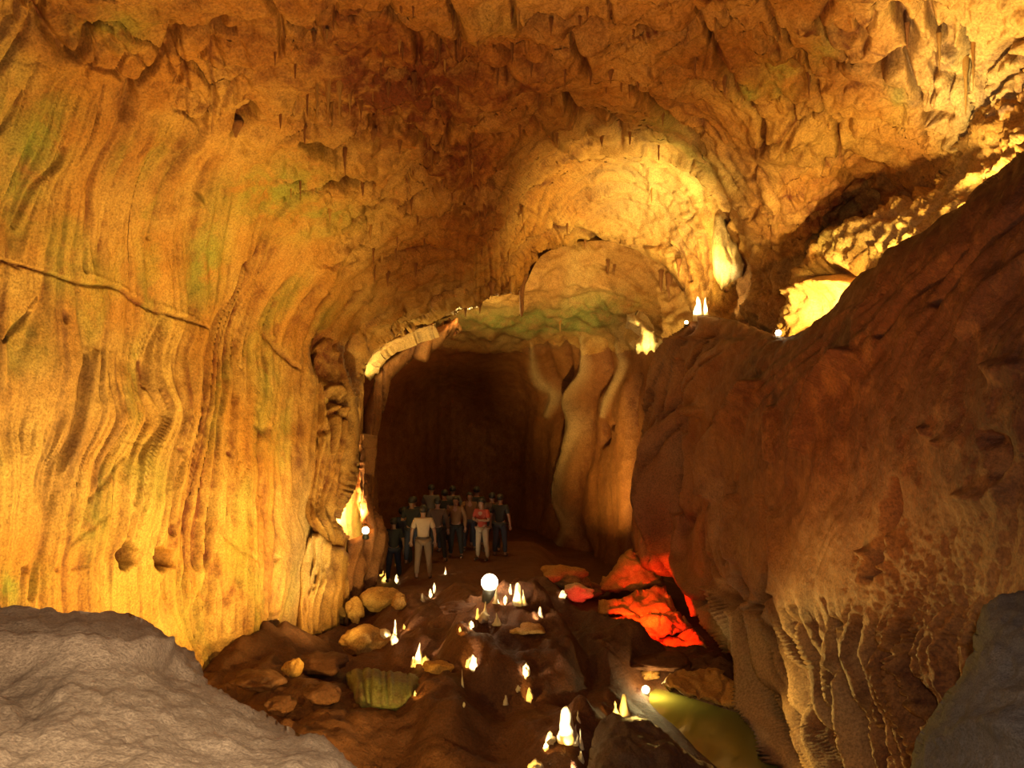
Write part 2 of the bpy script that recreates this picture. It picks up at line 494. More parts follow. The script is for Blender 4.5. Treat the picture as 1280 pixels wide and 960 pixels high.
# traced marks: points, half width px, depth m (negative cuts in), brown tone (clay and painted groove shade)
MARKS = [
    # --- upper left
    ([(41, 11), (62, 49), (86, 71), (101, 67), (124, 37)], 6, -.22, .8),
    ([(86, 71), (150, 98), (165, 112), (150, 150), (116, 214), (110, 262), (108, 340)], 5, -.2, .7),
    ([(165, 112), (160, 132), (154, 148)], 9, -.2, .6),
    ([(176, 108), (210, 71), (232, 49), (292, 49)], 7, -.25, .7),
    ([(225, 60), (236, 112), (231, 165)], 2.2, -.12, .7), ([(268, 52), (262, 82), (270, 124), (266, 170)], 2.6, -.14, .7),
    ([(260, 165), (225, 206), (202, 255), (193, 300)], 8, -.22, .55), ([(319, 142), (308, 160), (296, 174)], 9, -.32, .8),
    ([(311, 94), (285, 127), (277, 157)], 4, -.16, .6), ([(32, 118), (18, 145), (4, 168)], 5, -.18, .6), ([(131, 109), (116, 161), (98, 199)], 2.8, -.14, .6),
    ([(79, 184), (71, 206), (41, 240), (26, 285)], 5, -.2, .6), ([(250, 246), (256, 251), (261, 258)], 3.2, -.14, .9),
    ([(379, 157), (394, 139), (412, 150)], 4, -.2, .6), ([(379, 184), (424, 195), (457, 169)], 8, -.35, .8), ([(405, 228), (430, 231), (467, 232)], 7, -.4, 1.0),
    ([(395, 115), (398, 140), (396, 160)], 3, .12, 0), ([(408, 108), (411, 140), (410, 165)], 3.5, .14, 0), ([(424, 112), (426, 140), (425, 160)], 3, .12, 0), ([(438, 120), (440, 142)], 3, .1, 0),
    ([(60, 0), (75, 15), (140, 40)], 4, -.14, .6), ([(0, 95), (40, 40), (55, 0)], 5, -.14, .5), ([(0, 60), (25, 20), (32, -10)], 4, -.12, .5),
    # --- centre ceiling
    ([(467, 157), (512, 169), (542, 195)], 10, -.42, .9), ([(542, 127), (565, 150), (550, 187)], 5, -.25, .8), ([(585, 180), (588, 205), (589, 225)], 2, .1, 1),
    ([(430, 290), (470, 262), (500, 255)], 4, -.18, .7), ([(480, 240), (510, 215), (540, 200)], 5, -.22, .6), ([(500, 262), (540, 240), (566, 236)], 4, -.22, .7), ([(528, 282), (560, 275), (580, 262)], 5, -.24, .7),
    ([(480, 330), (520, 318), (565, 316)], 4, -.2, .8), ([(490, 355), (540, 335), (590, 330)], 3, -.16, .6), ([(430, 345), (445, 330), (450, 322)], 2.4, -.1, .6),
    ([(662, 172), (685, 142), (700, 131)], 6, -.3, .8), ([(707, 127), (730, 154), (752, 150)], 8, -.4, .8), ([(764, 154), (770, 166), (776, 178)], 6, -.3, .8),
    ([(790, 109), (824, 142), (850, 165), (880, 191)], 6, -.3, .7), ([(812, 97), (840, 93), (868, 94)], 3, -.15, .5), ([(715, 52), (727, 75), (737, 94)], 5, -.25, .8),
    ([(800, 45), (831, 46), (870, 42)], 6, -.3, .8), ([(660, 20), (690, 14), (710, 18)], 5, -.25, .7), ([(560, 0), (575, 30), (572, 70)], 4, -.2, .7), ([(640, 0), (650, 25), (680, 30)], 4, -.2, .6),
    ([(490, 30), (520, 50), (525, 90)], 5, -.25, .8), ([(560, 100), (600, 90), (650, 100)], 5, -.25, .8), ([(620, 70), (660, 80), (700, 75)], 4, -.2, .7), ([(440, 20), (470, 24), (510, 26)], 3.5, -.2, .8),
    ([(760, 0), (766, 20), (764, 34)], 2.5, -.15, .7), ([(600, 140), (640, 128), (670, 118)], 4, -.2, .6), ([(470, 100), (500, 95), (530, 108)], 5, -.2, .7),
    ([(360, 30), (390, 45), (420, 40)], 4, -.2, .6), ([(330, 0), (350, 30), (352, 70)], 4, -.2, .5), ([(580, 250), (610, 240), (636, 215)], 7, -.3, .8), ([(596, 285), (620, 270), (650, 232)], 5, -.25, .8), ([(610, 310), (640, 280), (668, 245)], 5, -.25, .7),
    ([(632, 345), (640, 330), (662, 311), (690, 293), (707, 285)], 5, -.32, .9), ([(707, 296), (722, 292), (740, 297), (754, 307)], 4, -.3, .8), ([(690, 262), (694, 280), (700, 300)], 1.8, -.1, .5),
    ([(670, 322), (720, 314), (760, 313), (820, 331), (850, 358)], 5, -.25, .8), ([(850, 300), (868, 330), (880, 360)], 3, -.18, .6), ([(830, 300), (848, 322), (862, 350)], 3, -.18, .6),
    ([(676, 160), (720, 190), (800, 186), (880, 220), (906, 270)], 4, .18, 0), ([(728, 175), (745, 165), (770, 172)], 4, -.22, .6),
    ([(725, 250), (760, 235), (800, 240)], 3, .09, 0), ([(800, 215), (830, 222), (860, 240)], 5, .12, 0), ([(790, 250), (835, 258), (876, 290)], 5, .12, 0), ([(812, 225), (814, 240), (812, 252)], 2.4, .12, 0),
    ([(896, 240), (905, 262), (903, 290)], 4, -.25, .7),
    # --- right ceiling
    ([(890, 56), (905, 94), (950, 150), (954, 184)], 5, -.25, .7), ([(1006, 67), (1025, 124), (1044, 172), (1049, 195)], 4, -.22, .8), ([(1021, 22), (1040, 52), (1066, 75)], 3.5, -.2, .6),
    ([(1119, 0), (1130, 26), (1145, 49)], 9, -.5, 1.0), ([(1140, 55), (1118, 72), (1096, 92)], 11, -.45, .9), ([(1134, 71), (1145, 116), (1152, 150), (1149, 184)], 5, -.35, .9),
    ([(1167, 56), (1169, 100), (1168, 150)], 2, -.12, .6), ([(1203, 34), (1209, 105), (1195, 180)], 5, -.3, .7), ([(1160, 0), (1164, 25), (1180, 46)], 5, -.3, .8), ([(1213, 60), (1216, 100), (1212, 130)], 2.5, .15, 0),
    ([(998, 155), (1010, 148), (1032, 146)], 4, -.25, .7), ([(976, 190), (990, 165), (1000, 150)], 3, -.15, .6), ([(870, 20), (890, 60), (880, 90)], 3, -.15, .6), ([(940, 0), (960, 20), (975, 50)], 4, -.16, .6), ([(1070, 20), (1085, 40), (1080, 60)], 4, -.2, .7),
    ([(1230, 80), (1250, 60), (1280, 50)], 4, -.18, .6), ([(1225, 120), (1255, 95), (1290, 80)], 4, -.18, .6),
    # --- left wall
    ([(11, 326), (60, 341), (105, 356), (146, 360), (184, 381), (214, 394), (240, 401), (266, 412)], 2.6, -.16, .9), ([(-10, 333), (11, 326), (30, 336)], 3, -.12, .6),
    ([(105, 340), (140, 352), (184, 373), (214, 386), (245, 396)], 4, .05, 0),
    ([(41, 390), (22, 412), (7, 427)], 3.6, -.2, 1), ([(84, 386), (86, 394), (85, 402)], 5, -.16, 1), ([(40, 385), (52, 370)], 2, -.1, .8),
    ([(112, 442), (101, 487), (86, 547), (60, 588), (56, 640), (52, 700), (46, 750)], 7, -.2, .65), ([(124, 440), (112, 490), (97, 550), (74, 590)], 6, .12, 0),
    ([(210, 397), (191, 450), (195, 487), (206, 521), (180, 570), (165, 630)], 4, -.15, .5), ([(220, 420), (206, 480), (214, 525), (192, 575), (176, 640)], 5, .08, 0),
    ([(187, 450), (188, 465), (189, 482)], 7, -.14, .9), ([(152, 500), (160, 512)], 10, -.06, .6), ([(160, 570), (130, 600), (108, 625)], 4, -.1, .5), ([(85, 685), (110, 660), (135, 640)], 4, -.1, .6),
    ([(330, 356), (319, 397), (300, 457)], 3, -.14, .6), ([(336, 352), (326, 400), (310, 460)], 2.2, -.1, .5), ([(349, 375), (341, 416), (360, 446), (375, 461)], 4, -.2, .8), ([(365, 360), (352, 390), (350, 420)], 3, -.14, .6),
    ([(328, 510), (331, 535), (323, 562), (326, 620)], 4, -.16, .6), ([(324, 532), (334, 540), (340, 536)], 9, -.1, .8), ([(225, 561), (231, 563)], 4, -.12, 1), ([(290, 563), (292, 570)], 3, -.12, 1), ([(220, 562), (170, 552), (150, 550)], 1.6, -.05, .4),
    ([(446, 425), (445, 450), (443, 495)], 8, -.6, .9), ([(405, 420), (404, 440), (408, 470)], 16, -.3, .9),
    ([(372, 385), (385, 370), (400, 355)], 3, -.14, .7), ([(395, 395), (400, 380), (415, 360)], 5, -.18, .7), ([(430, 390), (440, 375), (455, 362)], 4, -.15, .6), ([(320, 330), (322, 322), (330, 312)], 3, -.14, .9), ([(308, 340), (314, 334), (318, 342)], 5, -.2, 1),
    # holes
    ([(160, 684), (160, 694), (158, 706)], 10, -.5, 1), ([(204, 690), (206, 698), (203, 706)], 11, -.5, 1), ([(219, 657), (219, 668)], 5, -.25, 1), ([(349, 694), (350, 700)], 4, -.18, .8), ([(36, 712), (42, 715)], 7, -.2, .9), ([(70, 712), (76, 714)], 4, -.12, .9), ([(92, 712), (112, 706)], 3, -.1, .7),
    # lower curtains of the left wall
    ([(242, 702), (236, 727), (241, 750), (247, 795), (255, 827)], 5, -.26, .5), ([(265, 695), (266, 727), (255, 765), (257, 810)], 6, -.28, .5), ([(274, 690), (272, 727), (262, 780), (262, 820)], 3, -.16, .5), ([(250, 690), (250, 720), (256, 745)], 3, .14, 0),
    ([(228, 700), (224, 730), (230, 770)], 3, -.14, .4), ([(292, 695), (287, 725), (282, 760)], 2.6, -.12, .4), ([(304, 690), (300, 720), (294, 750)], 2.2, -.1, .4), ([(205, 720), (204, 740), (212, 760), (230, 790)], 2.4, -.1, .4),
    ([(268, 830), (266, 800), (272, 770)], 4, -.16, .4), ([(344, 772), (338, 786), (330, 796)], 7, -.3, .8), ([(352, 765), (346, 785), (344, 800)], 3, -.2, .6), ([(325, 780), (318, 795), (308, 806)], 3, -.15, .5), ([(364, 770), (356, 790), (350, 804)], 4, -.22, .6),
    ([(300, 812), (330, 800), (350, 803), (372, 790)], 4, .12, 0), ([(366, 795), (362, 815), (360, 830)], 8, -.35, .8), ([(230, 575), (222, 600), (213, 640)], 2.4, -.1, .4), ([(238, 570), (234, 600), (226, 625)], 2.4, -.1, .4), ([(302, 575), (292, 600), (288, 640)], 3, -.12, .5), ([(310, 580), (298, 610), (292, 650)], 2, -.1, .4), ([(246, 620), (240, 640), (242, 670)], 7, -.22, .7), ([(274, 620), (270, 650), (268, 675)], 3.5, -.2, .7),
    ([(285, 670), (300, 685), (320, 700)], 5, -.08, .4),
]
BAND = [(312, 336), (303, 370), (293, 400), (281, 450), (271, 500), (266, 560), (257, 610), (254, 660), (254, 690)]


def fine(U, X, lam):
    """fade detail that would be narrower than the mesh"""
    g = np.abs(np.gradient(U, axis=1)) / np.maximum(np.abs(np.gradient(X, axis=1)), .1)
    return smooth(4.0, 8.0, lam / np.maximum(g, .05))


def wall_lines(X, Y, U2):
    a = crease(perlin(U2 / 19, Y / 300, seed=101), .09) * smooth(-.15, .25, perlin(X / 70, Y / 120, seed=102))
    b = crease(perlin(U2 / 10, Y / 240, seed=103), .15) * smooth(.0, .35, perlin(X / 50, Y / 90, seed=104)) * .8 * fine(U2, X, 10)
    rr = blob(X, Y, 250, 750, 50, 75) + blob(X, Y, 345, 770, 60, 60) + blob(X, Y, 235, 610, 30, 60) + blob(X, Y, 330, 420, 50, 70) + blob(X, Y, 395, 600, 60, 130)
    c = crease(perlin(U2 / 9, Y / 300, seed=105), .17) * np.clip(rr, 0, 1) * fine(U2, X, 9)
    return np.maximum(np.maximum(a, b), c)


def ceil_lines(X, Y, x, y, z):
    wx = .5 * fbm(x * .8, y * .8, z * .8, 3, seed=111)
    a = crease(perlin(x * .9 + wx, y * .6, z * .9 + wx, seed=112), .05) * smooth(-.2, .2, perlin(x * .5, y * .5, z * .5, seed=113))
    b = crease(perlin(x * 2.1 + wx, y * 1.5 - wx, z * 2.1, seed=114), .06) * smooth(.0, .3, perlin(x * .7, y * .7, z * .7, seed=115))
    return np.maximum(a, .7 * b)


def crease(n, w):
    return np.exp(-(n / w) ** 2)


def main_disp(X, Y, B):
    x, y, z = B[..., 0], B[..., 1], B[..., 2]
    wall = smooth(-40, 60, Y - np.interp(X, [-220, 0, 150, 260, 330, 400, 440, 470, 500], [-100, 40, 110, 170, 250, 330, 380, 430, 480])) * smooth(520, 470, X)
    U = flow_u(X, Y, FLOW_L)
    U2 = U + 5 * perlin(U * .02, Y * .012, seed=3)
    w = .26 * perlin(U2 / 92, Y / 420, seed=1) + .22 * (np.abs(perlin(U2 / 46, Y / 330, seed=2)) - .25)
    w += .10 * (np.abs(perlin(U2 / 17, Y / 240, seed=4)) - .25) + .05 * (np.abs(perlin(U2 / 7.5, Y / 160, seed=5)) - .25)
    w *= .55 + .6 * smooth(60, 330, X)
    w += .10 * perlin(X / 160, Y / 90, seed=6) + .03 * fbm(x * 1.6, y * 1.6, z * 1.6, 4, seed=7)
    w -= wall_lines(X, Y, U2) * .055
    # fluted band
    d, t = pdist(X, Y, dense(BAND, 5))
    bw = 7 + 15 * smooth(0, .35, t)
    m = np.exp(-(d / bw) ** 6)
    w += m * (-.10 + .05 * np.sin(U2 / 12.0 * 6.283 + 2 * perlin(U2 / 9, Y / 200, seed=9)))
    c = .34 * (np.abs(perlin(x * .55, y * .55, z * .55, seed=11)) - .25) + .26 * (np.abs(perlin(x * 1.2, y * 1.0, z * 1.2, seed=12)) - .25)
    c += .15 * (np.abs(perlin(x * 2.4, y * 2.0, z * 2.4, seed=13)) - .25) + .07 * fbm(x * 4.5, y * 3.5, z * 4.5, 3, seed=14)
    c -= .15 * ceil_lines(X, Y, x, y, z)
    # concentric beds round the dome
    rr = np.hypot((X - 775) / 150, (Y - 345) / 180)
    rw = smooth(.35, .7, rr) * smooth(1.75, 1.2, rr) * smooth(420, 350, Y)
    rw = np.maximum(rw, .8 * blob(X, Y, 610, 290, 90, 80))
    rr2 = rr + .06 * perlin(X / 60, Y / 60, seed=20)
    c = c * (1 - .45 * rw) + rw * (.22 * (np.abs(perlin(rr2 * 9, X / 190, seed=21)) - .25) + .12 * (np.abs(perlin(rr2 * 22, X / 120, seed=22)) - .25))
    # rough popcorn in the lit upper right
    ur = smooth(1060, 1150, X) * smooth(260, 200, Y)
    c += ur * (.10 * fbm(x * 5, y * 5, z * 2.4, 3, seed=23) + .06 * (np.abs(perlin(X / 14, Y / 60, seed=24)) - .2))
    # streaks on the shoulder between wall and ceiling
    sh = blob(X, Y, 380, 350, 120, 60) + blob(X, Y, 470, 340, 110, 60)
    c = c * (1 - .4 * np.clip(sh, 0, 1)) + sh * .12 * (np.abs(perlin((X * .55 + Y * .83) / 14, (X * .83 - Y * .55) / 120, seed=25)) - .2)
    out = wall * w + (1 - wall) * c
    for pts, hw, amp, _ in MARKS:
        wk = .42 if (pts[0][0] < 470 and pts[len(pts) // 2][1] > 100 and amp > -.3) else .9
        out += stroke(X, Y, pts, hw * (.8 if wk < .6 else 1)) * amp * wk
    return out


def main_masks(X, Y, B):
    br = np.zeros(X.shape)
    for pts, hw, amp, s in MARKS:
        if s: br = np.maximum(br, stroke(X, Y, pts, hw * 1.05) * s)  # grooves darkened: clay plus shade put into the colour
    d, t = pdist(X, Y, dense(BAND, 5))
    Ub = flow_u(X, Y, FLOW_L); Ub = Ub + 5 * perlin(Ub * .02, Y * .012, seed=3)
    br = np.maximum(br, (.62 - .38 * np.sin(Ub / 12.0 * 6.283 + 2 * perlin(Ub / 9, Y / 200, seed=9))) * np.exp(-(d / (7 + 15 * smooth(0, .35, t))) ** 6))  # brown band; shading of its hollows is partly put into the colour
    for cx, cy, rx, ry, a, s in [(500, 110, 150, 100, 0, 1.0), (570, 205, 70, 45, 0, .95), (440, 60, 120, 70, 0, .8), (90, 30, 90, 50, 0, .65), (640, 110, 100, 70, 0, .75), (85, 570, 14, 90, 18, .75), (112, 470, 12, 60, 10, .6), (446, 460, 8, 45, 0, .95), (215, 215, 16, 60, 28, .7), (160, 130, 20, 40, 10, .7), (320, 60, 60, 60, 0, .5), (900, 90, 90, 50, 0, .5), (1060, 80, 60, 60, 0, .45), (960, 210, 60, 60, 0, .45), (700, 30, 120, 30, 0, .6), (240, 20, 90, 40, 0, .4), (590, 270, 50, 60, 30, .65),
                                 (1010, 124, 22, 32, 0, .7), (1040, 260, 130, 50, -28, .75), (720, 55, 60, 30, 0, .5), (840, 45, 60, 25, 0, .5), (500, 330, 60, 30, 0, .35), (940, 330, 40, 60, 0, .5), (405, 440, 22, 40, 0, .95), (160, 200, 60, 90, 0, .35), (205, 250, 40, 70, 0, .3), (110, 420, 40, 60, 0, .35), (170, 420, 50, 60, 0, .3)]:  # brown patches; shadow of the right diagonal band put into the colour
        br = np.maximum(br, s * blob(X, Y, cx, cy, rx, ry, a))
    gr = np.zeros(X.shape)
    for cx, cy, rx, ry, a, s in [(45, 180, 36, 70, 25, .9), (30, 235, 30, 30, 0, .7), (345, 240, 70, 36, -15, .95), (262, 325, 24, 60, 15, .9), (410, 270, 50, 18, 0, .8), (150, 35, 50, 26, 0, .7), (600, 415, 80, 22, 0, .6), (180, 600, 30, 50, 0, .55), (110, 655, 30, 30, 0, .6),
                                 (18, 735, 14, 30, 0, 1), (170, 740, 40, 26, 0, .6), (860, 195, 60, 12, 30, .8), (975, 95, 25, 30, 0, .7), (935, 118, 16, 14, 0, .9), (1120, 130, 14, 30, 0, .7), (1030, 60, 20, 20, 0, .6), (340, 470, 14, 50, 0, .6), (830, 165, 40, 15, 25, .6), (1200, 120, 8, 70, 0, .4), (395, 290, 60, 14, -10, .5), (610, 20, 50, 20, 0, .3)]:
        gr = np.maximum(gr, s * blob(X, Y, cx, cy, rx, ry, a))
    U = flow_u(X, Y, FLOW_L); U = U + 5 * perlin(U * .02, Y * .012, seed=3)
    wl = smooth(-20, 60, Y - np.interp(X, [-220, 0, 150, 260, 330, 400, 440, 470, 500], [-100, 40, 110, 170, 250, 330, 380, 430, 480])) * smooth(520, 470, X)
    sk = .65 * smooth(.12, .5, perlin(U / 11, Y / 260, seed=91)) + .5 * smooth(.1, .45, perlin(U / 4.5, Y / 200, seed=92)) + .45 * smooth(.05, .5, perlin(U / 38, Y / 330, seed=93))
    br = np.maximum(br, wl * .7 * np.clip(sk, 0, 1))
    br = np.maximum(br, wl * .7 * wall_lines(X, Y, U))  # shade of the wall creases painted as brown lines
    br = np.maximum(br, (1 - wl) * .85 * ceil_lines(X, Y, B[..., 0], B[..., 1], B[..., 2]))  # crevice shade put into the ceiling colour
    gr = np.maximum(gr, wl * .4 * smooth(.1, .5, perlin(U / 30, Y / 110, seed=94)))
    rr = np.hypot((X - 775) / 150, (Y - 345) / 180)
    rw = smooth(.3, .6, rr) * smooth(1.75, 1.2, rr) * smooth(420, 350, Y)
    rr2 = rr + .06 * perlin(X / 60, Y / 60, seed=20)
    br = np.maximum(br, .75 * rw * crease(perlin(rr2 * 9, X / 190, seed=21), .07)); br = np.maximum(br, .5 * rw * crease(perlin(rr2 * 22, X / 120, seed=22), .10))
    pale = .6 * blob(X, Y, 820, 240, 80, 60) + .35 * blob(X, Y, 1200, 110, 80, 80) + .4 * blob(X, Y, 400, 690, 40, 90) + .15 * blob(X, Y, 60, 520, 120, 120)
    return br, gr, pale


def is_wall(X, Y):
    return Y > np.interp(X, [-220, 0, 150, 260, 330, 400, 440, 470, 520], [-100, 40, 110, 170, 250, 330, 380, 430, 470])


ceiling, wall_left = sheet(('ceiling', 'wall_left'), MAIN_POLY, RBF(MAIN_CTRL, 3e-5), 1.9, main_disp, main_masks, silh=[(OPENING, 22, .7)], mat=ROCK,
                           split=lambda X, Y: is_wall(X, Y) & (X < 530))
prop(ceiling, 'rugged orange limestone cave ceiling with a lit dome', kind='structure')
prop(wall_left, 'golden flowstone wall with tall vertical folds on the left', kind='structure')

# soffit that turns back from the edge of the near ceiling and wall to the chamber behind
SOFF = dense(OPENING, 3)
sv = []; nrow = 14
cen = np.array([655., 560.])
base_d = RBF(MAIN_CTRL, 3e-5)(SOFF[:, 0], SOFF[:, 1]) + .55
for k in range(nrow):
    t = k / (nrow - 1)
    off = (SOFF - cen); off /= np.linalg.norm(off, axis=1)[:, None]
    q = SOFF + off * (3 + 34 * math.sin(t * 1.5))
    dd = base_d + 5.5 * t + .25 * perlin(SOFF[:, 0] / 16, SOFF[:, 1] / 16, t * 5) * min(1, 4 * t)
    sv.append(np.stack([(q[:, 0] - 640) / F * dd, dd, CZ - (q[:, 1] - 480) / F * dd], -1))
sv = np.concatenate(sv); ns = len(SOFF)
sf = [(k * ns + i, k * ns + i + 1, (k + 1) * ns + i + 1, (k + 1) * ns + i) for k in range(nrow - 1) for i in range(ns - 1)]
link('archway_soffit', to_mesh('archway_soffit', sv, sf), ROCK, ceiling)

# ------------------------------------------------------------------ chamber behind: its ceiling strip and its dark back wall
BACK_CTRL = [(640, 300, 26.8), (760, 290, 26.4), (850, 330, 26.0), (640, 385, 27.6), (720, 345, 26.6), (770, 350, 26.6), (830, 370, 26.2), (700, 400, 28.6), (780, 400, 27.0), (600, 420, 29.6), (540, 425, 30.4), (490, 440, 31.0), (650, 430, 30.6), (740, 428, 29.6),
             (430, 420, 30.0), (430, 600, 31.5), (430, 760, 31.5), (560, 470, 34.5), (560, 600, 36.0), (560, 740, 36.0), (490, 500, 33.2), (490, 600, 33.0), (490, 740, 33.0), (640, 500, 35.2), (640, 600, 36.0), (650, 740, 35.0),
             (700, 470, 32.6), (700, 600, 32.8), (690, 740, 31.5), (745, 500, 30.2), (745, 600, 30.2), (740, 720, 29.4), (795, 470, 27.8), (790, 600, 27.8), (790, 740, 27.2), (840, 450, 26.0), (850, 600, 26.0), (880, 760, 25.0), (900, 400, 24.0), (900, 500, 25.0)]
BACK_POLY = [(430, 400), (560, 330), (640, 300), (760, 280), (860, 310), (900, 400), (910, 780), (420, 780)]
FLOW_B = [[(420, 300), (420, 780)], [(500, 300), (500, 440), (488, 560), (500, 780)], [(560, 300), (560, 780)], [(640, 300), (640, 430), (650, 500), (640, 600), (640, 780)],
          [(662, 300), (664, 430), (670, 470), (690, 495), (678, 550), (690, 620), (678, 680), (650, 780)], [(726, 300), (728, 420), (735, 462), (713, 496), (720, 532), (704, 580), (698, 620), (712, 658), (692, 700), (670, 780)],
          [(766, 300), (770, 430), (775, 460), (757, 492), (748, 540), (742, 600), (744, 700), (730, 780)], [(800, 300), (804, 440), (792, 490), (786, 560), (784, 640), (780, 780)], [(840, 300), (838, 420), (812, 480), (800, 560), (798, 780)], [(910, 300), (900, 780)]]
BMARKS = [([(728, 420), (735, 462), (713, 496), (720, 532), (704, 580), (698, 620), (712, 658), (692, 700)], 9, .38, 0), ([(705, 425), (712, 470), (697, 500), (700, 560), (690, 610), (695, 660)], 7, -.35, .6), ([(752, 430), (755, 470), (736, 500), (735, 560), (722, 600), (722, 660), (730, 700)], 8, -.35, .6),
          ([(664, 430), (670, 470), (690, 492), (682, 520)], 6, .25, 0), ([(684, 430), (692, 470), (702, 480)], 4, -.2, .5), ([(770, 430), (775, 460), (757, 492), (748, 520)], 6, .22, 0), ([(785, 480), (783, 520), (784, 600), (776, 660)], 9, .19, 0), ([(745, 530), (750, 545), (745, 555)], 8, -.4, .9), ([(762, 528), (764, 534)], 5, -.3, .9),
          ([(800, 470), (792, 500), (797, 560), (793, 640), (790, 700)], 5, -.35, .8), ([(700, 378), (760, 372), (800, 382)], 5, -.25, .7), ([(680, 362), (720, 352), (760, 360)], 5, .15, 0), ([(540, 440), (600, 436), (660, 440)], 6, .1, 0), ([(815, 340), (830, 360), (836, 380)], 4, -.2, .7), ([(752, 335), (780, 345), (800, 360)], 4, -.2, .5), ([(670, 735), (700, 700), (730, 690)], 8, -.2, .5)]


def back_disp(X, Y, B):
    x, y, z = B[..., 0], B[..., 1], B[..., 2]
    U = flow_u(X, Y, FLOW_B)
    w = .22 * perlin(U / 60, Y / 300, seed=31) + (.24 * smooth(620, 680, X) + .06) * (np.abs(perlin(U / 26, Y / 240, seed=32)) - .25) + .08 * (np.abs(perlin(U / 9, Y / 200, seed=33)) - .25)
    c = .25 * fbm(x * 1.1, y * 1.1, z * 1.6, 4, seed=34)
    k = smooth(425, 455, Y)
    out = k * w + (1 - k) * c + .03 * fbm(x * 2, y * 2, z * 2, 3, seed=35)
    for pts, hw, amp, _ in BMARKS: out += stroke(X, Y, pts, hw) * amp * .6
    return out


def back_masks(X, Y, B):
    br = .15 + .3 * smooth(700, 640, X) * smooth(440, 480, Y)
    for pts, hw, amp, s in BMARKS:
        if s: br = np.maximum(br, s * stroke(X, Y, pts, hw))  # groove shade put into the back wall's brown
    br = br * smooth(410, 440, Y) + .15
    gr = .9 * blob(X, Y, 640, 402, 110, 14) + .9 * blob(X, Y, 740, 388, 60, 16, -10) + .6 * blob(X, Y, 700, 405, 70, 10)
    pl = .10 * smooth(445, 425, Y) + 0 * X
    for pts, hw, amp, s in BMARKS:
        if amp > .2: pl = np.maximum(pl, .30 * stroke(X, Y, pts, hw))
    return br, gr, pl


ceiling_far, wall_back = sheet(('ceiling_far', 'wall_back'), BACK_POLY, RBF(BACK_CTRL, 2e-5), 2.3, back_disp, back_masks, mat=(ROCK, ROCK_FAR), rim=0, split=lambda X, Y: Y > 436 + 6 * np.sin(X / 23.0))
prop(wall_back, 'dark brown fluted wall at the far end of the cave', kind='structure')
prop(ceiling_far, 'greenish golden ceiling strip of the far chamber', kind='structure')

# ------------------------------------------------------------------ right wall: the big dark overhanging mass
RIGHT_CTRL = [(785, 690, 22.6), (790, 560, 22.8), (800, 480, 22.6), (835, 420, 21.4), (880, 395, 19.0), (850, 560, 20.6), (850, 690, 20.4), (900, 500, 17.4), (900, 640, 17.0), (900, 740, 16.4), (960, 430, 14.8), (970, 560, 13.6), (970, 700, 13.2),
              (1050, 400, 11.6), (1050, 560, 10.9), (1050, 700, 10.7), (1150, 320, 9.6), (1150, 520, 8.8), (1150, 700, 8.7), (1280, 190, 8.0), (1280, 400, 7.2), (1280, 700, 6.9), (1450, 100, 6.2), (1450, 500, 5.6), (1450, 1000, 5.4), (1750, -150, 4.4), (1750, 500, 4.1), (1750, 1010, 4.0),
              (850, 780, 19.8), (910, 850, 16.6), (960, 900, 14.6), (990, 980, 13.0), (960, 800, 13.6), (1000, 880, 12.2), (1060, 880, 10.6), (1060, 980, 10.9), (1150, 880, 8.8), (1150, 980, 8.9), (1280, 980, 6.9), (1100, 780, 9.5)]
RIGHT_POLY = [(786, 690), (785, 640), (788, 560), (792, 505), (800, 478), (812, 455), (830, 425), (850, 404), (880, 394), (915, 400), (950, 414), (975, 421), (1000, 410), (1030, 398), (1043, 383), (1060, 360), (1070, 346), (1095, 332), (1130, 309), (1165, 289), (1200, 264), (1240, 222), (1280, 185), (1330, 140), (1450, 50), (1700, -120),
              (1750, 1010), (1000, 1010), (986, 962), (972, 930), (955, 895), (935, 866), (912, 838), (893, 812), (880, 790), (866, 768), (855, 772), (848, 758), (836, 738), (826, 724), (812, 718), (798, 712)]
FLOW_R = [[(905, 0), (900, 380), (850, 420), (828, 460), (808, 520), (797, 600), (793, 700), (800, 720), (850, 800), (900, 1010)], [(1010, 0), (1000, 380), (930, 430), (880, 490), (852, 560), (838, 620), (833, 700), (860, 760), (930, 900), (970, 1010)],
          [(1120, 0), (1100, 330), (1040, 400), (960, 475), (905, 540), (887, 620), (877, 660), (882, 720), (920, 820), (985, 960), (1000, 1010)], [(1250, 0), (1200, 270), (1130, 370), (1070, 442), (1025, 502), (1008, 600), (968, 680), (962, 740), (976, 800), (1010, 900), (1060, 1010)],
          [(1340, 0), (1290, 200), (1230, 330), (1160, 440), (1120, 540), (1105, 640), (1080, 720), (1062, 800), (1080, 900), (1105, 1010)], [(1450, 0), (1400, 150), (1330, 300), (1260, 440), (1220, 540), (1190, 640), (1150, 740), (1122, 820), (1140, 900), (1150, 1010)], [(1520, 0), (1430, 300), (1380, 500), (1350, 700), (1330, 1010)]]
